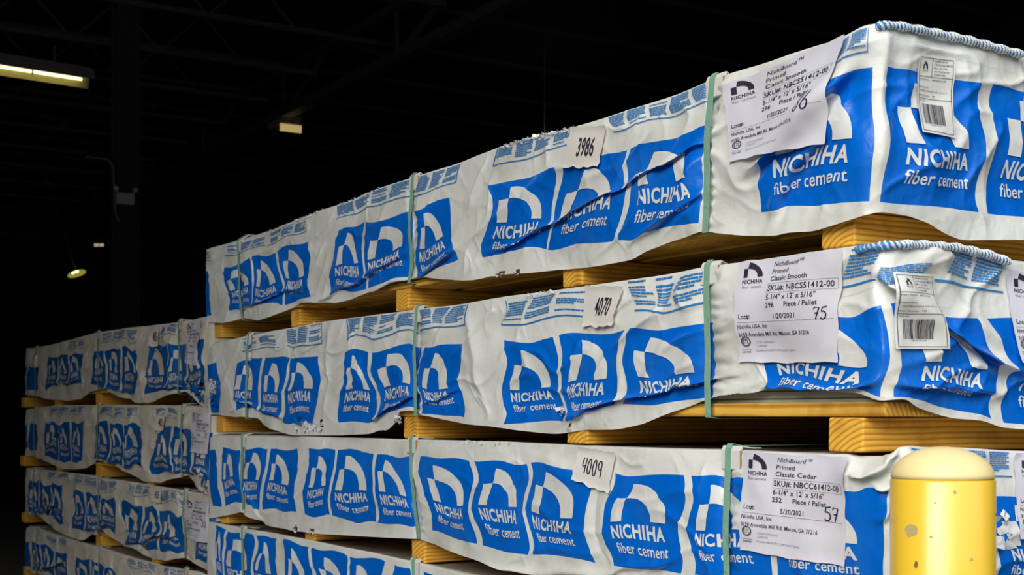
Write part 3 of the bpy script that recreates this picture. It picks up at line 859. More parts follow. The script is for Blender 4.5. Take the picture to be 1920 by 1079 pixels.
N2 = dict(frame=make_frame(D1, UN1 - .03, L1, W1), seed=23, res=.0042, ztop=ZC + .312, zbot=ZC - .002, amp=1.0, diag=1.1,
    top=[(385, 655), (395, 650), (458, 631), (520, 620), (605, 604), (654, 597), (782, 581), (877, 569), (953, 556), (1048, 543), (1093, 538), (1223, 519), (1323, 501), (1386, 493),
         (1506, 476), (1602, 462), (1643, 456), (1711, 453), (1780, 459), (1849, 473), (1883, 487), (1920, 495), (2277, 540)],
    hem=[(385, 778), (397, 778), (410, 778), (464, 786), (484, 789), (492, 800), (512, 809), (557, 817), (585, 817), (641, 817), (726, 813), (748, 796), (754, 780), (782, 777),
         (810, 785), (866, 795), (927, 800), (977, 807), (1027, 813), (1077, 816), (1160, 813), (1210, 802), (1260, 782), (1327, 760), (1369, 741), (1434, 736), (1471, 740),
         (1519, 751), (1609, 754), (1660, 752), (1694, 759), (1712, 773), (1780, 793), (1862, 801), (1920, 807), (2277, 830)],
    low=[(385, 775), (410, 775), (450, 768), (497, 780), (532, 790), (593, 793), (641, 795), (704, 791), (775, 770), (792, 778), (870, 786), (900, 792), (949, 797), (1053, 790),
         (1168, 775), (1181, 774), (1338, 755), (1434, 728), (1550, 740), (1653, 745), (1672, 750), (1760, 775), (1862, 791), (1920, 797), (2277, 820)],
    high=[(385, 684), (395, 683), (446, 679), (494, 675), (546, 670), (602, 665), (650, 661), (704, 656), (790, 652), (877, 646), (953, 642), (1053, 636), (1063, 635), (1168, 619),
          (1182, 617), (1335, 603), (1450, 600), (1576, 588), (1657, 579), (1669, 580), (1828, 590), (1845, 593), (1920, 600), (2277, 640)],
    panels=[(395, 413, 397, 414, 0), (447, 493, 447, 490), (498, 545, 494, 526), (550, 602, 532, 593), (650, 703, 641, 704), (709, 790, 711, 788), (796, 877, 793, 872),
            (953, 1053, 949, 1053), (1063, 1168, 1057, 1168), (1182, 1335, 1181, 1338), (1450, 1657, 1434, 1653), (1669, 1828, 1672, 1855), (1845, 1995, 1875, 2010)],
    straps=[(1329, 1332, 782), (783, 783, 778), (467, 466, 785)],
    folds=[(1040, 792, 1400, 690, .017, .015, .008), (690, 790, 800, 735, .016, .014, .008), (790, 760, 880, 730, .007, .008, .007), (440, 745, 540, 790, .012, .012, .008),
           (1420, 728, 1660, 722, .020, .015, .008), (1640, 500, 1900, 740, .016, .022, .010), (1650, 715, 1880, 760, .012, .012, .009)],
    ridges=[(1720, 455, 1900, 690, .016, .022), (1650, 460, 1450, 560, .010, .02), (1325, 510, 1150, 640, .010, .02), (1660, 470, 1640, 750, .010, .02), (880, 600, 920, 760, .012, .02), (620, 620, 615, 800, .009, .018)],
    holes=[(606, 797, 3.2, 11), (1070, 805, 3, 4), (402, 722, 4, 8)],
    notes=[(452, 520, .35, .9, 1, 2), (536, 606, .40, .97, 5, 3), (650, 782, .35, .97, 3, 4), (786, 880, .40, .97, 5, 3), (948, 1104, .36, .92, 3, 3), (1176, 1330, .36, .97, 1, 3), (1595, 1660, .40, .95, 1, 1),
           (1655, 1745, .30, .62, 0, 1), (1760, 1885, .40, .96, 1, 2), (1590, 1690, .28, .33, 1, 0)],
    fray=[(985, 1045, 26), (590, 606, 16), (395, 400, 6)],
    scraps=[(578, 800, .10, .018, 34, .022, 4), (565, 790, .035, .012, 12, .018, 1), (600, 800, .03, .014, 14, .02, 4), (1060, 770, .012, .012, 16, .014, 4), (1066, 776, .010, .010, 7, .012, 1),
            (1070, 805, .010, .006, 6, .01, 4), (404, 728, .035, .03, 26, .03, 4), (406, 745, .04, .04, 18, .03, 1), (752, 786, .03, .012, 14, .018, 4)])
N3 = dict(calm_end=.5, frame=make_frame(D1, UN1 - .05, L1, W1), seed=37, res=.0048, ztop=ZC - .075, zbot=ZC - .372, amp=.72, diag=.4, wave=.9,
    top=[(385, 822), (462, 820), (560, 819), (665, 822), (767, 826), (783, 825), (953, 829), (1090, 837), (1240, 843), (1360, 845), (1407, 847), (1545, 854), (1600, 853), (1655, 845),
         (1700, 836), (1752, 836), (1900, 846), (2277, 858)],
    hem=[(385, 973), (406, 971), (454, 961), (471, 974), (498, 985), (554, 996), (609, 1002), (692, 1007), (784, 1011), (830, 1027), (873, 1045), (913, 1057), (953, 1067), (993, 1079),
         (1100, 1098), (1250, 1115), (1360, 1113), (1500, 1140), (1640, 1150), (1920, 1145), (2277, 1140)],
    low=[(385, 952), (417, 949), (457, 946), (493, 953), (560, 962), (626, 971), (630, 972), (712, 981), (784, 987), (811, 1000), (894, 1019), (903, 1021), (995, 1035), (1115, 1050),
         (1148, 1056), (1267, 1075), (1360, 1080), (1447, 1090), (1660, 1112), (1920, 1105), (2277, 1100)],
    high=[(385, 844), (450, 841), (559, 842), (575, 843), (631, 846), (701, 851), (770, 855), (798, 859), (882, 864), (987, 871), (1100, 880), (1137, 883), (1273, 892), (1287, 893),
          (1430, 903), (1660, 924), (1690, 925), (1865, 931), (2277, 945)],
    panels=[(393, 405, 402, 417, 0), (416, 450, 424, 456), (458, 505, 462, 493), (511, 559, 499, 560), (576, 631, 571, 626), (637, 701, 630, 712), (707, 771, 717, 783),
            (798, 882, 811, 894), (891, 987, 903, 995), (997, 1098, 1005, 1115), (1137, 1273, 1148, 1267), (1287, 1432, 1290, 1447), (1450, 1660, 1458, 1662), (1690, 1835, 1692, 1838), (1850, 2000, 1850, 2000)],
    straps=[(1367, 1366, 1113), (771, 787, 1010), (455, 458, 955)],
    folds=[(900, 1068, 1180, 1090, .008, .010, .009), (450, 900, 500, 985, .010, .010, .008), (1690, 850, 1780, 1010, .010, .012, .010), (1600, 905, 1690, 850, .012, .016, .007), (1640, 935, 1690, 890, .010, .014, .007), (1655, 1000, 1700, 870, .008, .012, .007), (1100, 1090, 1270, 1050, .006, .008, .008)],
    ridges=[(1680, 845, 1560, 905, .014, .02), (1700, 840, 1720, 1000, .016, .02), (1110, 900, 1135, 1050, -.010, .02)],
    holes=[(558, 993, 3, 4), (590, 996, 5, 4)],
    notes=[(1640, 1690, .45, .52, 1, 0), (1700, 1900, .40, .96, 1, 4)],
    fray=[(870, 960, 26)],
    scraps=[(590, 997, .03, .006, 14, .014, 4), (558, 994, .012, .008, 8, .014, 4), (1868, 995, .02, .03, 10, .03, 4)])
N4 = dict(frame=make_frame(D1, UN1 - .02, L1, W1), seed=41, res=.006, ztop=ZC - .447, zbot=ZC - .757, amp=.6, diag=.3, wave=1.1,
    top=[(395, 981), (404, 982), (451, 991), (526, 1003), (637, 1025), (700, 1037), (776, 1054)] + line_px([900, 1100, 1400, 1640], .2035) + [(1641, 1236), (2277, 1130)],
    hem=line_px([395, 700, 1000, 1400, 1640], .345) + [(1641, 1553), (2277, 1400)],
    low=line_px([395, 700, 1000, 1400, 1640], .325) + [(1641, 1508), (2277, 1370)],
    high=[(395, 984), (406, 987), (431, 996), (474, 1002), (522, 1011), (586, 1027), (650, 1040), (720, 1054), (780, 1067)] + line_px([900, 1100, 1400, 1640], .212) + [(1641, 1255), (2277, 1150)],
    panels=[(405, 425, 409, 427), (431, 474, 434, 476), (479, 522, 481, 524), (535, 586, 538, 588), (591, 650, 594, 652), (656, 720, 658, 722), (738, 766, 740, 768, 0), (792, 880, 795, 882), (890, 985, 892, 988),
            (1000, 1100, 1002, 1104), (1137, 1273, 1140, 1275), (1290, 1432, 1292, 1440), (1450, 1630, 1455, 1632), (1660, 1835, 1660, 1838), (1850, 2000, 1850, 2000)],
    straps=[(1366, 1366), (776, 788), (455, 460)], folds=[], ridges=[], notes=[], p_vis=.05)
N5 = dict(frame=make_frame(D1, UN1 - .02, L1, W1), seed=43, res=.012, ztop=ZC - .845, zbot=ZC - 1.07, amp=.5, diag=.3,
    top=line_px([395, 1640], .385) + [(1641, 1640), (2277, 1500)], hem=line_px([395, 1640], .485) + [(1641, 1860), (2277, 1700)],
    low=line_px([395, 1640], .465) + [(1641, 1815), (2277, 1670)], high=line_px([395, 1640], .398) + [(1641, 1670), (2277, 1530)],
    panels=[(405, 425, 405, 425), (431, 474, 431, 474), (479, 522, 479, 522), (591, 650, 591, 650), (656, 720, 656, 720), (792, 880, 792, 880), (890, 985, 890, 985), (1137, 1273, 1137, 1273), (1290, 1432, 1290, 1432)],
    straps=[(1366, 1366), (776, 780), (455, 458)], folds=[], notes=[], p_vis=.05)

# ------------------------------------------------------------------ the far stack
D2, UN2, L2 = 2.05, 5.86, 3.86
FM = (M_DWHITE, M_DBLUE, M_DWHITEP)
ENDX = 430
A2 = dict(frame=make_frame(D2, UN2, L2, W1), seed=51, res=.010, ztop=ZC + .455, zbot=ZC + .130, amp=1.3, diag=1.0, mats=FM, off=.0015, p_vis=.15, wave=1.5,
    top=[(36, 664), (40, 657), (50, 653), (66, 653), (120, 641), (182, 624), (242, 615), (301, 609), (338, 603), (381, 597), (ENDX, 592)],
    hem=[(34, 740), (65, 742), (101, 751), (127, 753), (154, 749), (172, 735), (185, 732), (205, 740), (228, 750), (261, 757), (293, 755), (321, 746), (349, 739), (367, 746), (379, 762), (391, 765), (ENDX, 765)],
    low=[(36, 731), (74, 732), (88, 728), (108, 727), (132, 725), (155, 722), (172, 722), (201, 722), (230, 735), (254, 738), (277, 740), (314, 738), (354, 736), (388, 741), (ENDX, 742)],
    high=[(36, 690), (74, 689), (94, 672), (132, 665), (157, 662), (180, 657), (230, 654), (262, 652), (285, 653), (319, 647), (353, 644), (388, 640), (ENDX, 637)],
    panels=[(41, 55, 39, 53, 0), (57, 74, 55, 72, 0), (94, 112, 88, 108), (114, 132, 112, 130), (135, 157, 132, 155), (180, 202, 174, 201), (205, 230, 204, 230), (233, 262, 233, 257), (285, 319, 277, 314), (321, 353, 315, 352), (358, 388, 354, 388)],
    straps=[(337, 337, 739), (184, 186, 732), (68, 67, 742)], folds=[(180, 725, 262, 742, .02, .014, .014), (90, 725, 160, 712, .015, .012, .014), (280, 735, 380, 715, .016, .012, .014)],
    holes=[(379, 722, 4, 5)], scraps=[(372, 735, .08, .04, 16, .05, 1), (378, 726, .04, .03, 6, .04, 4)],
    notes=[(130, 160, .4, .9, 1, 3), (190, 262, .4, .9, 1, 3), (302, 334, .4, .9, 1, 2)])
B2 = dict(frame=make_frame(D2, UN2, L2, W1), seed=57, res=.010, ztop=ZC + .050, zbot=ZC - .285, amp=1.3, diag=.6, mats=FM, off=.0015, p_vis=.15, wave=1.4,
    top=[(32, 780), (36, 775), (43, 770), (101, 761), (171, 760), (268, 760), (337, 762), (395, 769), (ENDX, 772)],
    hem=[(33, 854), (61, 856), (82, 863), (116, 879), (140, 881), (164, 878), (183, 864), (198, 872), (236, 888), (272, 903), (303, 906), (332, 901), (349, 896), (368, 909), (390, 928), (399, 928), (ENDX, 930)],
    low=[(33, 842), (74, 844), (110, 865), (136, 868), (160, 868), (178, 858), (205, 862), (236, 871), (268, 879), (286, 891), (330, 892), (366, 893), (395, 903), (ENDX, 910)],
    high=[(33, 796), (74, 795), (115, 793), (161, 793), (182, 795), (233, 797), (266, 800), (296, 806), (326, 805), (363, 805), (400, 812), (ENDX, 816)],
    panels=[(35, 56, 35, 54, 0), (60, 74, 58, 70, 0), (88, 115, 90, 110), (116, 137, 111, 134), (139, 161, 136, 158), (182, 206, 178, 205), (209, 233, 207, 236), (235, 266, 238, 268), (296, 326, 286, 325), (329, 363, 328, 365), (368, 398, 368, 395)],
    straps=[(343, 343, 896), (185, 185, 864), (66, 65, 856)], folds=[(180, 855, 270, 878, .018, .014, .014), (88, 855, 120, 800, .014, .013, .014), (300, 890, 390, 880, .012, .012, .014)],
    holes=[(266, 872, 2.5, 3)], scraps=[(388, 895, .03, .05, 10, .04, 4), (390, 910, .03, .05, 8, .04, 1)],
    notes=[(95, 130, .45, .9, 1, 2), (132, 160, .45, .9, 1, 2), (190, 262, .4, .9, 1, 3), (292, 335, .4, .9, 1, 2)])
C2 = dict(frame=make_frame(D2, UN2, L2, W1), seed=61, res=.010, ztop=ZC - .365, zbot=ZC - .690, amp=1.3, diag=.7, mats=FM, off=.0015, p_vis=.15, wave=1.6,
    top=[(32, 888), (34, 885), (42, 878), (104, 884), (176, 892), (188, 896), (243, 903), (306, 914), (349, 921), (401, 930), (ENDX, 936)],
    hem=[(33, 959), (63, 966), (82, 978), (104, 993), (128, 1006), (159, 1015), (176, 1005), (188, 996), (212, 1010), (236, 1024), (260, 1038), (284, 1051), (320, 1053), (349, 1046), (368, 1058), (390, 1073), (400, 1060), (ENDX, 1060)],
    low=[(33, 952), (56, 958), (75, 962), (97, 973), (120, 986), (140, 996), (163, 997), (190, 996), (219, 999), (237, 1023), (265, 1032), (300, 1037), (347, 1038), (370, 1050), (404, 1056), (ENDX, 1058)],
    high=[(33, 899), (60, 903), (120, 913), (141, 919), (188, 929), (219, 937), (239, 942), (301, 956), (344, 964), (378, 968), (404, 972), (ENDX, 975)],
    panels=[(35, 42, 35, 42, 0), (60, 76, 56, 74), (79, 99, 76, 96), (101, 120, 98, 120), (141, 161, 139, 163), (164, 188, 165, 190), (192, 219, 192, 219), (239, 273, 236, 264), (277, 301, 267, 299), (304, 344, 302, 347), (378, 404, 370, 404)],
    straps=[(347, 349, 1046), (186, 187, 996), (64, 63, 966)], folds=[(60, 970, 115, 950, .02, .016, .016), (235, 1020, 350, 1005, .018, .014, .014), (150, 1000, 220, 985, .012, .012, .014)],
    holes=[(268, 1024, 4, 7)], scraps=[(182, 996, .05, .02, 12, .04, 4), (176, 999, .06, .02, 8, .04, 1), (266, 1032, .03, .02, 6, .04, 4)],
    notes=[(90, 130, .45, .9, 1, 2), (140, 180, .45, .9, 1, 2), (190, 220, .45, .9, 1, 2), (243, 286, .4, .9, 1, 3), (306, 345, .4, .9, 1, 3)])
E2 = dict(frame=make_frame(D2, UN2, L2, W1), seed=67, res=.012, ztop=ZC - .765, zbot=ZC - 1.065, amp=1.2, diag=.7, mats=FM, off=.0015, p_vis=.1, wave=1.4,
    top=[(36, 998), (42, 993), (63, 988), (99, 1003), (176, 1024), (195, 1029), (260, 1050), (308, 1062), (375, 1072), (ENDX, 1080)],
    hem=[(34, 1064), (58, 1072), (90, 1092), (150, 1120), (183, 1115), (260, 1150), (340, 1165), (400, 1190), (ENDX, 1195)],
    low=[(34, 1056), (90, 1078), (150, 1105), (183, 1108), (260, 1135), (340, 1152), (400, 1175), (ENDX, 1180)],
    high=[(36, 1010), (63, 1018), (103, 1030), (127, 1037), (170, 1052), (198, 1062), (223, 1071), (300, 1092), (400, 1112), (ENDX, 1118)],
    panels=[(42, 58, 44, 60, 0), (63, 79, 64, 80), (82, 103, 83, 104), (106, 127, 108, 128), (146, 170, 146, 170), (173, 198, 173, 198), (200, 223, 200, 223), (245, 275, 243, 273), (279, 305, 277, 303), (309, 340, 307, 340), (375, 400, 372, 402)],
    straps=[(350, 351, 1150), (187, 187, 1115), (70, 70, 1075)], folds=[(60, 1075, 130, 1050, .02, .016, .016)],
    notes=[(90, 130, .45, .9, 1, 2), (240, 295, .4, .9, 1, 3), (308, 345, .4, .9, 1, 3)])

LBL_MATS = [M_PAPER, M_INK, M_GREY, M_PEN]
L_A = ('Classic Smooth', 'SKU#: NBCS51412-00', '5-1/4" x 12\' x 5/16"', '296', '1/20/2021')
L_B = ('Classic Cedar', 'SKU#: NBCC61412-00', '6-1/4" x 12\' x 5/16"', '252', '5/20/2021')
SM = (.78, .92, .50, .60)
def bundle(spec, base_z, label, group=None):
    w = spec['frame']
    t = empty('board_bundle', (w.D + w.W / 2, w.un + w.L / 2, base_z))
    tag(t, label, 'bundle', group)
    return t
def child_fix(t):
    """parts were built in world space: keep them there under their Empty"""
    inv = Matrix.Translation(-t.location)
    for c in t.children: c.matrix_parent_inverse = inv
def finish(spec, t, labels=(), tags=(), codes=(), seam=None):
    w = spec['frame']
    build_wrap('printed_wrap', spec, t)
    board_stack(w, spec['zbot'] + .002, spec['ztop'] - .004, t)
    for st in spec['straps']: strap(w, spec, st, t)
    if seam: rolled_edge(w, spec, t, seam)
    for k, (quad, art) in enumerate(labels): sticker('paper_label', w, quad, art, LBL_MATS, t, curl=.004, rag=.003, stiff=.88 if (k == 0 and spec.get('soft_label')) else 1.0)
    for quad, art, tint in tags: sticker('number_tag', w, quad, art, [tint, M_INK], t, n=20, off=.004, curl=.004, seed=3, rag=.006)
    for quad, art in codes: sticker('barcode_label', w, quad, art, [M_CARD, M_INK, M_GREY], t, n=24)
    child_fix(t)
M_TAGW = plastic('white_tag_paper', (0.84, 0.81, 0.76), (0.70, 0.64, 0.56), 0.5, 0.6, 0.08, 0.2)

t1 = bundle(N1, ZC + .408, 'topmost plastic-wrapped bundle of boards in the near stack, tagged 3986')
finish(N1, t1,
    labels=[(((1367, 163), (1594, 66), (1562, 273), (1377, 306)), label_art(L_A, hand('86'), (.73, .90, .475, .645))),
            (((1912, 108), (2080, 145), (2075, 330), (1903, 293)), label_art(L_A, hand('86'), SM))],
    tags=[(((1078, 240), (1148, 237), (1132, 314), (1071, 317)), tag_art('3986'), M_TAG)],
    codes=[(((1713, 104), (1777, 113), (1773, 263), (1710, 252)), barcode_art('NBCS51412-00'))],
    seam=[(1640, 47), (1665, 46), (1700, 52), (1800, 73), (1908, 102)])
t2 = bundle(N2, ZC + .026, 'plastic-wrapped bundle of boards second from the top of the near stack, tagged 4070')
finish(N2, t2,
    labels=[(((1394, 493), (1590, 468), (1582, 681), (1393, 680)), label_art(L_A, hand('75'), (.79, .92, .50, .61))),
            (((1884, 508), (2050, 530), (2052, 690), (1886, 682)), label_art(L_A, hand('75'), SM))],
    tags=[(((1105, 537), (1177, 538), (1157, 613), (1102, 613)), tag_art('4070'), M_TAG)],
    codes=[(((1668, 512), (1733, 517), (1757, 656), (1672, 655)), barcode_art('NBCS51412-00'))],
    seam=[(1615, 466), (1650, 459), (1711, 456), (1780, 461), (1849, 476), (1883, 490)])
t3 = bundle(N3, ZC - .35, 'wrapped bundle in the near stack with handwritten tag 4009, behind the yellow bollard')
finish(N3, t3,
    labels=[(((1397, 847), (1598, 858), (1589, 1063), (1399, 1031)), label_art(L_B, hand('57'), (.80, .95, .47, .60))),
            (((1900, 850), (2060, 870), (2058, 1030), (1897, 1010)), label_art(L_B, hand('57'), SM))],
    tags=[(((1088, 838), (1159, 849), (1152, 926), (1083, 899)), tag_art('4009', True), M_TAGW)])
t4 = bundle(N4, ZC - .76, 'wrapped bundle lowest in view in the near stack, under the one tagged 4009')
finish(N4, t4)
t5 = bundle(N5, ZC - 1.07, 'wrapped bundle at the foot of the near stack, on the floor pallet')
finish(N5, t5)

FT = lambda s: tag_art(s)
ta = bundle(A2, ZC + .146, 'dusty wrapped bundle on top of the darker far stack')
finish(A2, ta, labels=[(((351, 608), (384, 601), (383, 687), (349, 680)), label_art(L_A, hand('50'), SM))], tags=[(((287, 614), (302, 612), (301, 651), (284, 650)), FT('405'), M_TAG)])
tb = bundle(B2, ZC - .27, 'dusty wrapped bundle second from the top of the far stack')
finish(B2, tb, labels=[(((363, 771), (396, 775), (394, 852), (363, 848)), label_art(L_A, hand('57'), SM))], tags=[(((297, 776), (311, 778), (309, 809), (294, 807)), FT('403'), M_TAG)])
tc_ = bundle(C2, ZC - .675, 'dusty wrapped bundle third from the top of the far stack, with label handwritten 30')
finish(C2, tc_, labels=[(((352, 935), (394, 940), (400, 1020), (358, 1009)), label_art(L_A, hand('30'), (.76, .94, .48, .64)))], tags=[(((289, 913), (306, 914), (304, 944), (287, 941)), FT('435'), M_TAG)])
te = bundle(E2, ZC - 1.05, 'dusty wrapped bundle at the foot of the far stack, on the floor pallet')
finish(E2, te, tags=[(((300, 1072), (316, 1076), (314, 1105), (298, 1100)), FT('423'), M_TAG)])

# ------------------------------------------------------------------ timber pallets under the bundles
def pallet(w, z0, zs, zr, ys, label, seed, size=.089, front=.0, near_board=None):
    """skids across the stack (z0..zs) carrying long boards (zs..zr)"""
    rnd = random.Random(seed)
    t = empty('pallet', (w.D + w.W / 2, w.un + w.L / 2, z0)); tag(t, label, 'pallet')
    for k, yc in enumerate(ys):
        s = size * rnd.uniform(.97, 1.03)
        dx = rnd.uniform(-.004, .008) + front
        bm = bmesh.new()
        Lx = w.W - .02
        add_box(bm, -Lx / 2, Lx / 2, -s / 2, s / 2, 0, zs - z0, 0, .006, 3)
        # saw-cut ends are a little uneven
        bmesh.ops.subdivide_edges(bm, edges=[e for e in bm.edges if e.calc_length() > .5], cuts=12)
        for v in bm.verts:
            v.co.y += .0025 * math.sin(v.co.x * 7 + k); v.co.z += -.0015 * abs(math.sin(v.co.x * 5 + k)) if v.co.z > .02 else 0
            if abs(v.co.x) > Lx / 2 - .002: v.co.x += rnd.uniform(-.0015, .0015)
        o = bm_obj('skid', bm, M_WOOD, t)
        o.location = (dx, yc - t.location.y, 0)
        o.rotation_euler = (0, 0, rnd.uniform(-.008, .008))
    for k, xc in enumerate(np.linspace(w.D + .082, w.D + w.W - .085, 6)):
        bm = bmesh.new()
        y0, y1 = w.un + .012, w.un + w.L - .02
        if k == 0 and near_board is not None: y0 = near_board
        Ly = y1 - y0
        add_box(bm, -.072, .072, -Ly / 2, Ly / 2, 0, zr - zs, 0, .003, 2)
        o = bm_obj('runner_board', bm, M_WOODL, t)
        o.location = (xc - t.location.x, (y0 + y1) / 2 - t.location.y, zs - z0)
    return t
def ypx(px, D): return on_front(px, 0, D)[0]
def skids(pxs, D, size=.089): return [ypx(p, D) - size / 2 for p in pxs]
w1, w2, w3, w4 = N1['frame'], N2['frame'], N3['frame'], N4['frame']
pallet(w1, ZC + .322, ZC + .388, ZC + .408, [UN1 + 3.58] + skids((537, 738, 1047, 1533), D1), 'timber pallet under the topmost bundle of the near stack', 1)
pallet(w2, ZC - .069, ZC - .002, ZC + .026, [UN1 + 3.55] + skids((563, 752, 1062, 1547), D1), 'timber pallet between the bundles tagged 4070 and 4009', 2, front=-.004)
pallet(w3, ZC - .439, ZC - .372, ZC - .35, [UN1 + 3.50] + skids((563, 765, 1062, 1545), D1), 'timber pallet directly under the bundle tagged 4009', 3)
pallet(w4, ZC - .839, ZC - .785, ZC - .76, [UN1 + 3.50] + skids((563, 765, 1062, 1545), D1), 'timber pallet on the lowest bundle of the near stack', 4)
pallet(N5['frame'], 0.0, ZC - 1.092, ZC - 1.07, [UN1 + 3.50] + skids((563, 765, 1062, 1545), D1), 'timber pallet on the floor under the near stack', 5)
fs = lambda p: skids(p, D2, .11)
wa = A2['frame']
pallet(wa, ZC + .058, ZC + .130, ZC + .146, fs((36, 99, 173, 264, 377)), 'timber pallet under the top bundle of the far stack', 6, .11)
pallet(wa, ZC - .357, ZC - .285, ZC - .27, fs((36, 101, 175, 272, 385)), 'timber pallet under the second bundle of the far stack', 7, .11)
pallet(wa, ZC - .757, ZC - .690, ZC - .675, fs((36, 103, 177, 278, 390)), 'timber pallet under the third bundle of the far stack', 8, .11)
pallet(wa, 0.0, ZC - 1.065, ZC - 1.05, fs((41, 105, 180, 280, 390)), 'timber pallet on the floor under the far stack', 9, .11)

# ------------------------------------------------------------------ bollard
def bollard():
    m, nt, b = new_mat('yellow_sleeve')
    tc = N(nt, 'ShaderNodeTexCoord')
    nz = N(nt, 'ShaderNodeTexNoise', Scale=22.0, Detail=4.0, Roughness=.6); nt.links.new(tc.outputs['Object'], nz.inputs['Vector'])
    r = N(nt, 'ShaderNodeValToRGB'); r.color_ramp.elements[0].position = .68; r.color_ramp.elements[0].color = (.97, .61, .045, 1)
    r.color_ramp.elements[1].position = .76; r.color_ramp.elements[1].color = (.50, .36, .12, 1)
    nt.links.new(nz.outputs['Fac'], r.inputs['Fac']); nt.links.new(r.outputs['Color'], b.inputs['Base Color'])
    b.inputs['Roughness'].default_value = .33; b.inputs['Coat Weight'].default_value = 1.0; b.inputs['Coat Roughness'].default_value = .25
    mc = simple('overlit_yellow_cap', (.97, .77, .36), .42)  # cap paler than the sleeve: bright light put into its colour
    mscuff = simple('scuffed_patch', (.55, .43, .20), .8); mchip = simple('chipped_paint', (.20, .14, .05), .8)
    dep = 2.22; P = at_depth(1767, 838, dep); R = .0845; top = P.z
    zc = top - .0525
    t = empty('bollard', (P.x, P.y, 0)); tag(t, 'yellow domed safety bollard standing in front of the near stack', 'bollard')
    bm = bmesh.new()
    add_lathe(bm, [(R + .004, 0), (R, .03), (R, .3), (R, .6), (R, zc - .004), (R - .003, zc - .0005), (R - .012, zc)], 72)
    # worn patches follow the sleeve's curve
    def patch(px, py, wpx, hpx, mi, n=10):
        x = (px - 1767) / FPX * dep; z = ZC + (HOR - py) / FPX * dep
        a0 = math.asin(max(-.99, min(.99, x / R))); rn = random.Random(int(px))
        dirf = math.atan2(-CT, -ST)          # towards the camera
        vs = []
        for k in range(n):
            an = 2 * math.pi * k / n; rr = rn.uniform(.75, 1.1)
            aa = a0 + math.cos(an) * wpx / FPX * dep / R * rr / max(.3, math.cos(a0)); zz = z + math.sin(an) * hpx / FPX * dep * rr
            th = dirf + aa
            vs.append(bm.verts.new(((R + .0006) * math.cos(th), (R + .0006) * math.sin(th), zz)))
        f = bm.faces.new(vs); f.material_index = mi
    patch(1691, 990, 10, 13, 1); patch(1698, 1052, 3, 7, 2, 7); patch(1759, 918, 3, 4, 1, 7); patch(1726, 938, 2, 2, 2, 6); patch(1850, 962, 3, 3, 2, 6); patch(1790, 1040, 4, 3, 1, 7); patch(1720, 1000, 3, 3, 1, 6)
    bm_obj('sleeve', bm, [m, mscuff, mchip], t, True)
    bm = bmesh.new()
    prof = [(R - .014, zc - .004), (R - .001, zc + .001)]
    for k in range(1, 13):
        a = k / 12 * math.pi / 2
        prof.append(((R - .001) * math.cos(a) ** .95 if k < 12 else 0, zc + .001 + .0515 * math.sin(a) ** 1.05))
    add_lathe(bm, prof, 72)
    bm_obj('domed_cap', bm, mc, t, True)
bollard()

# ------------------------------------------------------------------ warehouse shell
m_dark = simple('dark_painted_metal', (0.075, 0.062, 0.085), .8, 0, .2)
m_dark2 = simple('dark_lower_wall', (0.11, 0.085, 0.08), .8, 0, .2)
def floor_mat(name, c0, c1):
    m, nt, b = new_mat(name)
    tc = N(nt, 'ShaderNodeTexCoord'); nz = N(nt, 'ShaderNodeTexNoise', Scale=1.5, Detail=6.0)
    nt.links.new(tc.outputs['Object'], nz.inputs['Vector'])
    r = N(nt, 'ShaderNodeValToRGB'); r.color_ramp.elements[0].color = (*c0, 1); r.color_ramp.elements[1].color = (*c1, 1)
    nt.links.new(nz.outputs['Fac'], r.inputs['Fac']); nt.links.new(r.outputs['Color'], b.inputs['Base Color'])
    b.inputs['Roughness'].default_value = .8
    return m
m_floor = floor_mat('sealed_concrete', (.06, .055, .05), (.10, .09, .08))
m_apron = floor_mat('outdoor_concrete', (.10, .095, .09), (.16, .155, .15))
XL, XR, YB, CZ = -14.0, 15.0, 34.0, 6.4
def sbox(name, x0, x1, y0, y1, z0, z1, mat):
    bm = bmesh.new(); add_box(bm, x0, x1, y0, y1, z0, z1)
    return tag(bm_obj(name, bm, mat), kind='structure')
sbox('floor', XL, XR, DOOR_Y - .3, YB, -.25, 0, m_floor)
sbox('ground', -30, 30, -40, DOOR_Y - .3, -.25, 0, m_apron)
sbox('ceiling', XL, XR, DOOR_Y - .3, YB, CZ, CZ + .2, m_dark)
sbox('wall_left', XL - .2, XL, DOOR_Y - .3, YB, 0, CZ, m_dark)
sbox('wall_right', XR, XR + .2, DOOR_Y - .3, YB, 0, CZ, m_dark)
sbox('wall_back', XL - .2, XR + .2, YB, YB + .2, 0, CZ + .2, m_dark)
bm = bmesh.new()
add_box(bm, XL, DX0, DOOR_Y - .3, DOOR_Y, 0, CZ); add_box(bm, DX1, XR, DOOR_Y - .3, DOOR_Y, 0, CZ); add_box(bm, DX0, DX1, DOOR_Y - .3, DOOR_Y, DH, CZ)
tag(bm_obj('wall_front', bm, m_dark), kind='structure')
# lower cladding band and girts on the back wall
bm = bmesh.new(); add_box(bm, XL, XR, YB - .06, YB, 0, 2.9); tag(bm_obj('trim_1', bm, m_dark2), kind='structure')
for k, z in enumerate((2.95, 4.3, 5.5)):
    bm = bmesh.new(); add_box(bm, XL, XR, YB - .16, YB - .065, z, z + .14); tag(bm_obj('trim_%d' % (k + 2), bm, M_DARKSTEEL), kind='structure')
# columns
def column(x, y):
    bm = bmesh.new(); add_box(bm, x - .11, x + .11, y - .12, y - .10, 0, CZ - 1.2); add_box(bm, x - .11, x + .11, y + .10, y + .12, 0, CZ - 1.2); add_box(bm, x - .012, x + .012, y - .1, y + .1, 0, CZ - 1.2)
    return tag(bm_obj('column', bm, simple('dark_column', (.05, .042, .05), .7)), kind='structure')
pe = at_depth(235, 372, 13.0)
column(pe.x + .05, pe.y + .175)
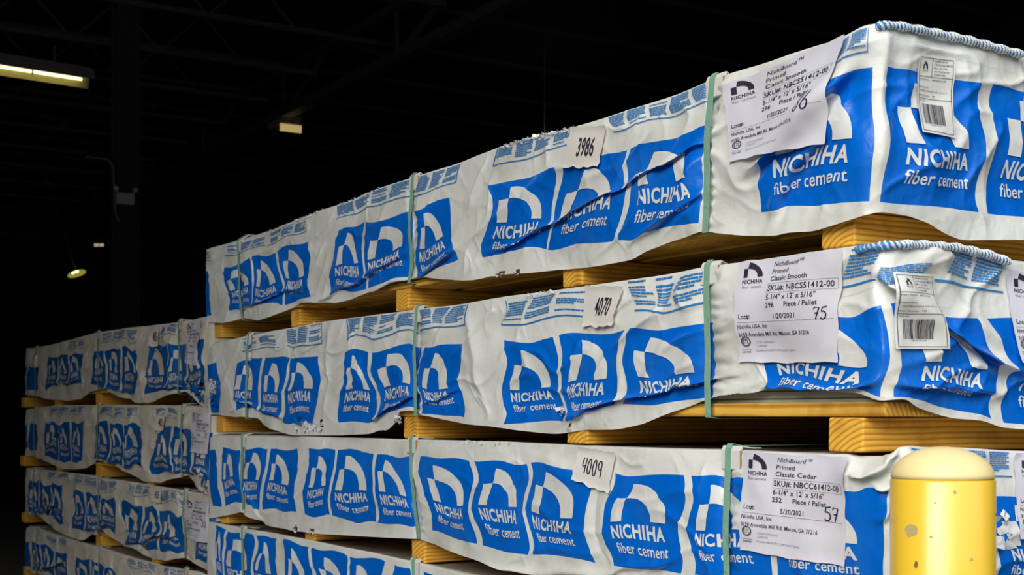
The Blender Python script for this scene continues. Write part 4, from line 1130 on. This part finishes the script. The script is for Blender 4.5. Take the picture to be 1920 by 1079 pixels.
# open-web girder along the building and joists across it
GX, GZ = 7.65, ZC + 4.5
ypan = [7.8, 11.4, 15.0, 18.7, 22.3, 25.9, 29.5]
bm = bmesh.new()
add_box(bm, GX - .09, GX + .09, 4.0, YB - .2, GZ - .06, GZ + .06)
top = CZ - .06
add_box(bm, GX - .08, GX + .08, 1.2, YB - .2, top - .10, top)
for y in ypan:
    add_bar(bm, (GX, y, GZ), (GX, y - 1.7, top - .05), .045); add_bar(bm, (GX, y, GZ), (GX, y + 1.7, top - .05), .045); add_bar(bm, (GX, y, GZ), (GX, y, top - .05), .03)
tag(bm_obj('roof_girder', bm, M_DARKSTEEL), kind='structure')
for y in np.arange(6.0, 33.0, 1.8):
    bm = bmesh.new()
    add_box(bm, XL + .05, XR - .05, y - .05, y + .05, CZ - .06, CZ - .005)
    add_box(bm, XL + .5, GX - .3, y - .035, y + .035, CZ - .62, CZ - .56)
    x = XL + .5
    while x < GX - 1.4:
        add_bar(bm, (x, y, CZ - .59), (x + .55, y, CZ - .04), .016, 6); add_bar(bm, (x + .55, y, CZ - .04), (x + 1.1, y, CZ - .59), .016, 6); x += 1.1
    tag(bm_obj('roof_joist', bm, M_DARKSTEEL), kind='structure')

# ------------------------------------------------------------------ lamps and fittings in the dark hall
m_tube = simple('lit_tube', (.9, .95, .8), .4, emit=(.93, 1.0, .55), estr=2.2)
m_refl = simple('lamp_reflector', (.80, .62, .22), .5)
m_house = simple('lamp_housing', (.50, .42, .42), .6)
m_grey = simple('grey_plastic', (.80, .75, .72), .6)
def strip_lamp(name, loc, length, label, cat='lamp', tubes=2, tw=.6, dirn=(1, 0), tilt=0, group=None, lit=True, width=.26):
    """batten lamp with a sloping hood: the tubes hang along local x; loc = near right end, underside"""
    t = empty(name, loc); t.rotation_euler = (0, 0, math.atan2(dirn[1], dirn[0])); tag(t, label, cat, group)
    hw = width / 2
    bm = bmesh.new()
    vs = []
    for x in (-length, 0):
        vs.append([bm.verts.new((x, y, z)) for y, z in ((-hw, .03), (-hw * .55, .17), (hw * .55, .17), (hw, -.045), (hw * .97, -.045), (hw * .5, .14), (-hw * .5, .14), (-hw * .97, .03))])
    for k in range(8): bm.faces.new((vs[0][k], vs[0][(k + 1) % 8], vs[1][(k + 1) % 8], vs[1][k]))
    bm.faces.new(vs[0][::-1]); bm.faces.new(vs[1])
    bmesh.ops.recalc_face_normals(bm, faces=bm.faces[:])
    add_box(bm, -length + .02, -.02, -.02, .02, .17, .20)
    for x in (-length * .25, -length * .75): add_bar(bm, (x, 0, .19), (x, 0, CZ - loc[2] - .6), .006, 6)
    bm_obj('housing', bm, m_house, t)
    bm = bmesh.new(); 
    q = [bm.verts.new(p) for p in ((-length + .02, hw * .93, -.040), (-.03, hw * .93, -.040), (-.03, hw * .5, .12), (-length + .02, hw * .5, .12))]
    bm.faces.new(q)
    add_box(bm, -length + .02, -.03, hw * .90, hw * .94, -.041, .02)
    bm_obj('reflector', bm, m_refl, t)
    x = -.13
    for k in range(tubes):
        if x - tw < -length: break
        bm = bmesh.new(); add_bar(bm, (x - tw + .01, 0, .035), (x, 0, .035), .019, 12)
        bm_obj('tube', bm, m_tube if lit else m_refl, t, True)
        bm = bmesh.new(); add_box(bm, x - tw - .012, x - tw + .008, -.022, .022, .0, .15); bm_obj('lamp_holder', bm, m_house, t)
        x -= tw + .012
    return t
p = at_depth(172, 157, 17.0)
strip_lamp('strip_lamp', p, 1.9, 'lit fluorescent strip lamp with two tubes hanging at the upper left', tubes=3, tw=.62, dirn=(math.cos(.1), math.sin(.1)))
p = at_depth(566, 236, 20.0)
t = empty('box_lamp', p); tag(t, 'small boxy ceiling lamp with yellow underside near the middle', 'lamp')
bm = bmesh.new(); add_box(bm, -.34, 0, 0, .5, .0, .13, 0, .012)
for x in (-.30, -.17, -.04): add_box(bm, x - .012, x + .012, -.012, .0, .0, .13)
add_bar(bm, (-.17, .25, .12), (-.17, .25, CZ - p.z - .5), .01, 6); bm_obj('housing', bm, m_house, t)
bm = bmesh.new()
q = [bm.verts.new(v) for v in ((-.36, -.03, -.12), (-.02, -.03, -.12), (0, 0, -.002), (-.34, 0, -.002))]; bm.faces.new(q)
q2 = [bm.verts.new(v) for v in ((-.36, -.02, -.12), (-.02, -.02, -.12), (0, .02, -.002), (-.34, .02, -.002))]; bm.faces.new(q2[::-1])
for a in range(4): bm.faces.new((q[a], q2[a], q2[(a + 1) % 4], q[(a + 1) % 4]))
bmesh.ops.recalc_face_normals(bm, faces=bm.faces[:])
bm_obj('diffuser', bm, simple('warm_diffuser', (.7, .55, .25), .5, emit=(.75, .56, .20), estr=.55), t)
# twin-head emergency lamp on the column, with its conduit
t = empty('emergency_lamp', pe); t.scale = (.62,) * 3; tag(t, 'grey emergency lamp box with two small heads mounted on dark column', 'emergency lamp')
bm = bmesh.new(); add_box(bm, -.135, .135, -.05, .06, -.10, .08, 0, .012, 2); bm_obj('case', bm, m_grey, t)
for s in (-1, 1):
    bm = bmesh.new(); add_bar(bm, (s * .13, 0, .08), (s * .15, -.01, .13), .012, 8); add_bar(bm, (s * .15, .02, .145), (s * .155, -.06, .135), .034, 14); bm_obj('lamp_head', bm, m_grey, t, False)
bm = bmesh.new()
pts = [(-.60, .06, .60), (-.30, .06, .60), (-.22, .06, .56), (-.17, .06, .46), (-.16, .06, .2), (-.15, .06, -.1), (-.13, .06, -.28), (-.08, .06, -.36)]
for a, b_ in zip(pts[:-1], pts[1:]): add_bar(bm, a, b_, .018, 8)
bm_obj('conduit', bm, simple('conduit_grey', (.25, .2, .2), .6), t)
# small lit fittings far back
p = at_depth(186, 460, 28.0)
t = empty('wall_lamp', p); t.rotation_euler = (0, 0, -TH); tag(t, 'tiny pale rectangular lamp on the dark far wall', 'lamp')
bm = bmesh.new(); add_box(bm, -.11, .11, -.01, .05, -.04, .04, 0, .01); bm_obj('case', bm, m_house, t)
bm = bmesh.new()
for x0, x1 in ((-.10, -.01), (.01, .10)): add_box(bm, x0, x1, -.02, -.01, -.032, .032, 0, .004)
bm_obj('lens', bm, simple('pale_lens', (.8, .7, .5), .5, emit=(.8, .66, .42), estr=.45), t)
p = at_depth(144, 514, 26.0)
t = empty('hanging_lamp', p); t.rotation_euler = (0, math.radians(-17), -TH); tag(t, 'small glowing yellow lamp hanging far off at the left', 'lamp')
bm = bmesh.new(); bmesh.ops.create_uvsphere(bm, u_segments=20, v_segments=12, radius=1.0)
for v in bm.verts: v.co = Vector((v.co.x * .185, v.co.y * .10, v.co.z * (.07 if v.co.z > 0 else .055)))
bm_obj('hood', bm, simple('yellow_hood', (.5, .42, .08), .4, emit=(.50, .42, .06), estr=.55), t, True)
bm = bmesh.new(); add_bar(bm, (-.06, -.085, .02), (.07, -.09, .025), .022, 10)
bm_obj('tube', bm, m_tube, t, True)
bm = bmesh.new(); add_bar(bm, (0, 0, .05), (0, 0, CZ - p.z + .25), .006, 6); bm_obj('rod', bm, m_house, t)
p = at_depth(1016, 259, 19.0)
t = empty('strip_lamp', p); t.rotation_euler = (0, 0, -TH); tag(t, 'sliver of a lit lamp peeking over the frayed edge of the top bundle', 'lamp')
bm = bmesh.new(); add_bar(bm, (-.13, 0, .03), (.22, 0, -.01), .022, 10); bm_obj('tube', bm, m_tube, t, True)
bm = bmesh.new(); add_box(bm, -.2, .28, -.02, .12, -.05, -.028); bm_obj('housing', bm, m_refl, t)
for y_ in (0,):
    bm = bmesh.new(); add_bar(bm, (.04, .05, -.03), (.04, .05, CZ - p.z), .006, 6); bm_obj('rod', bm, m_house, t)
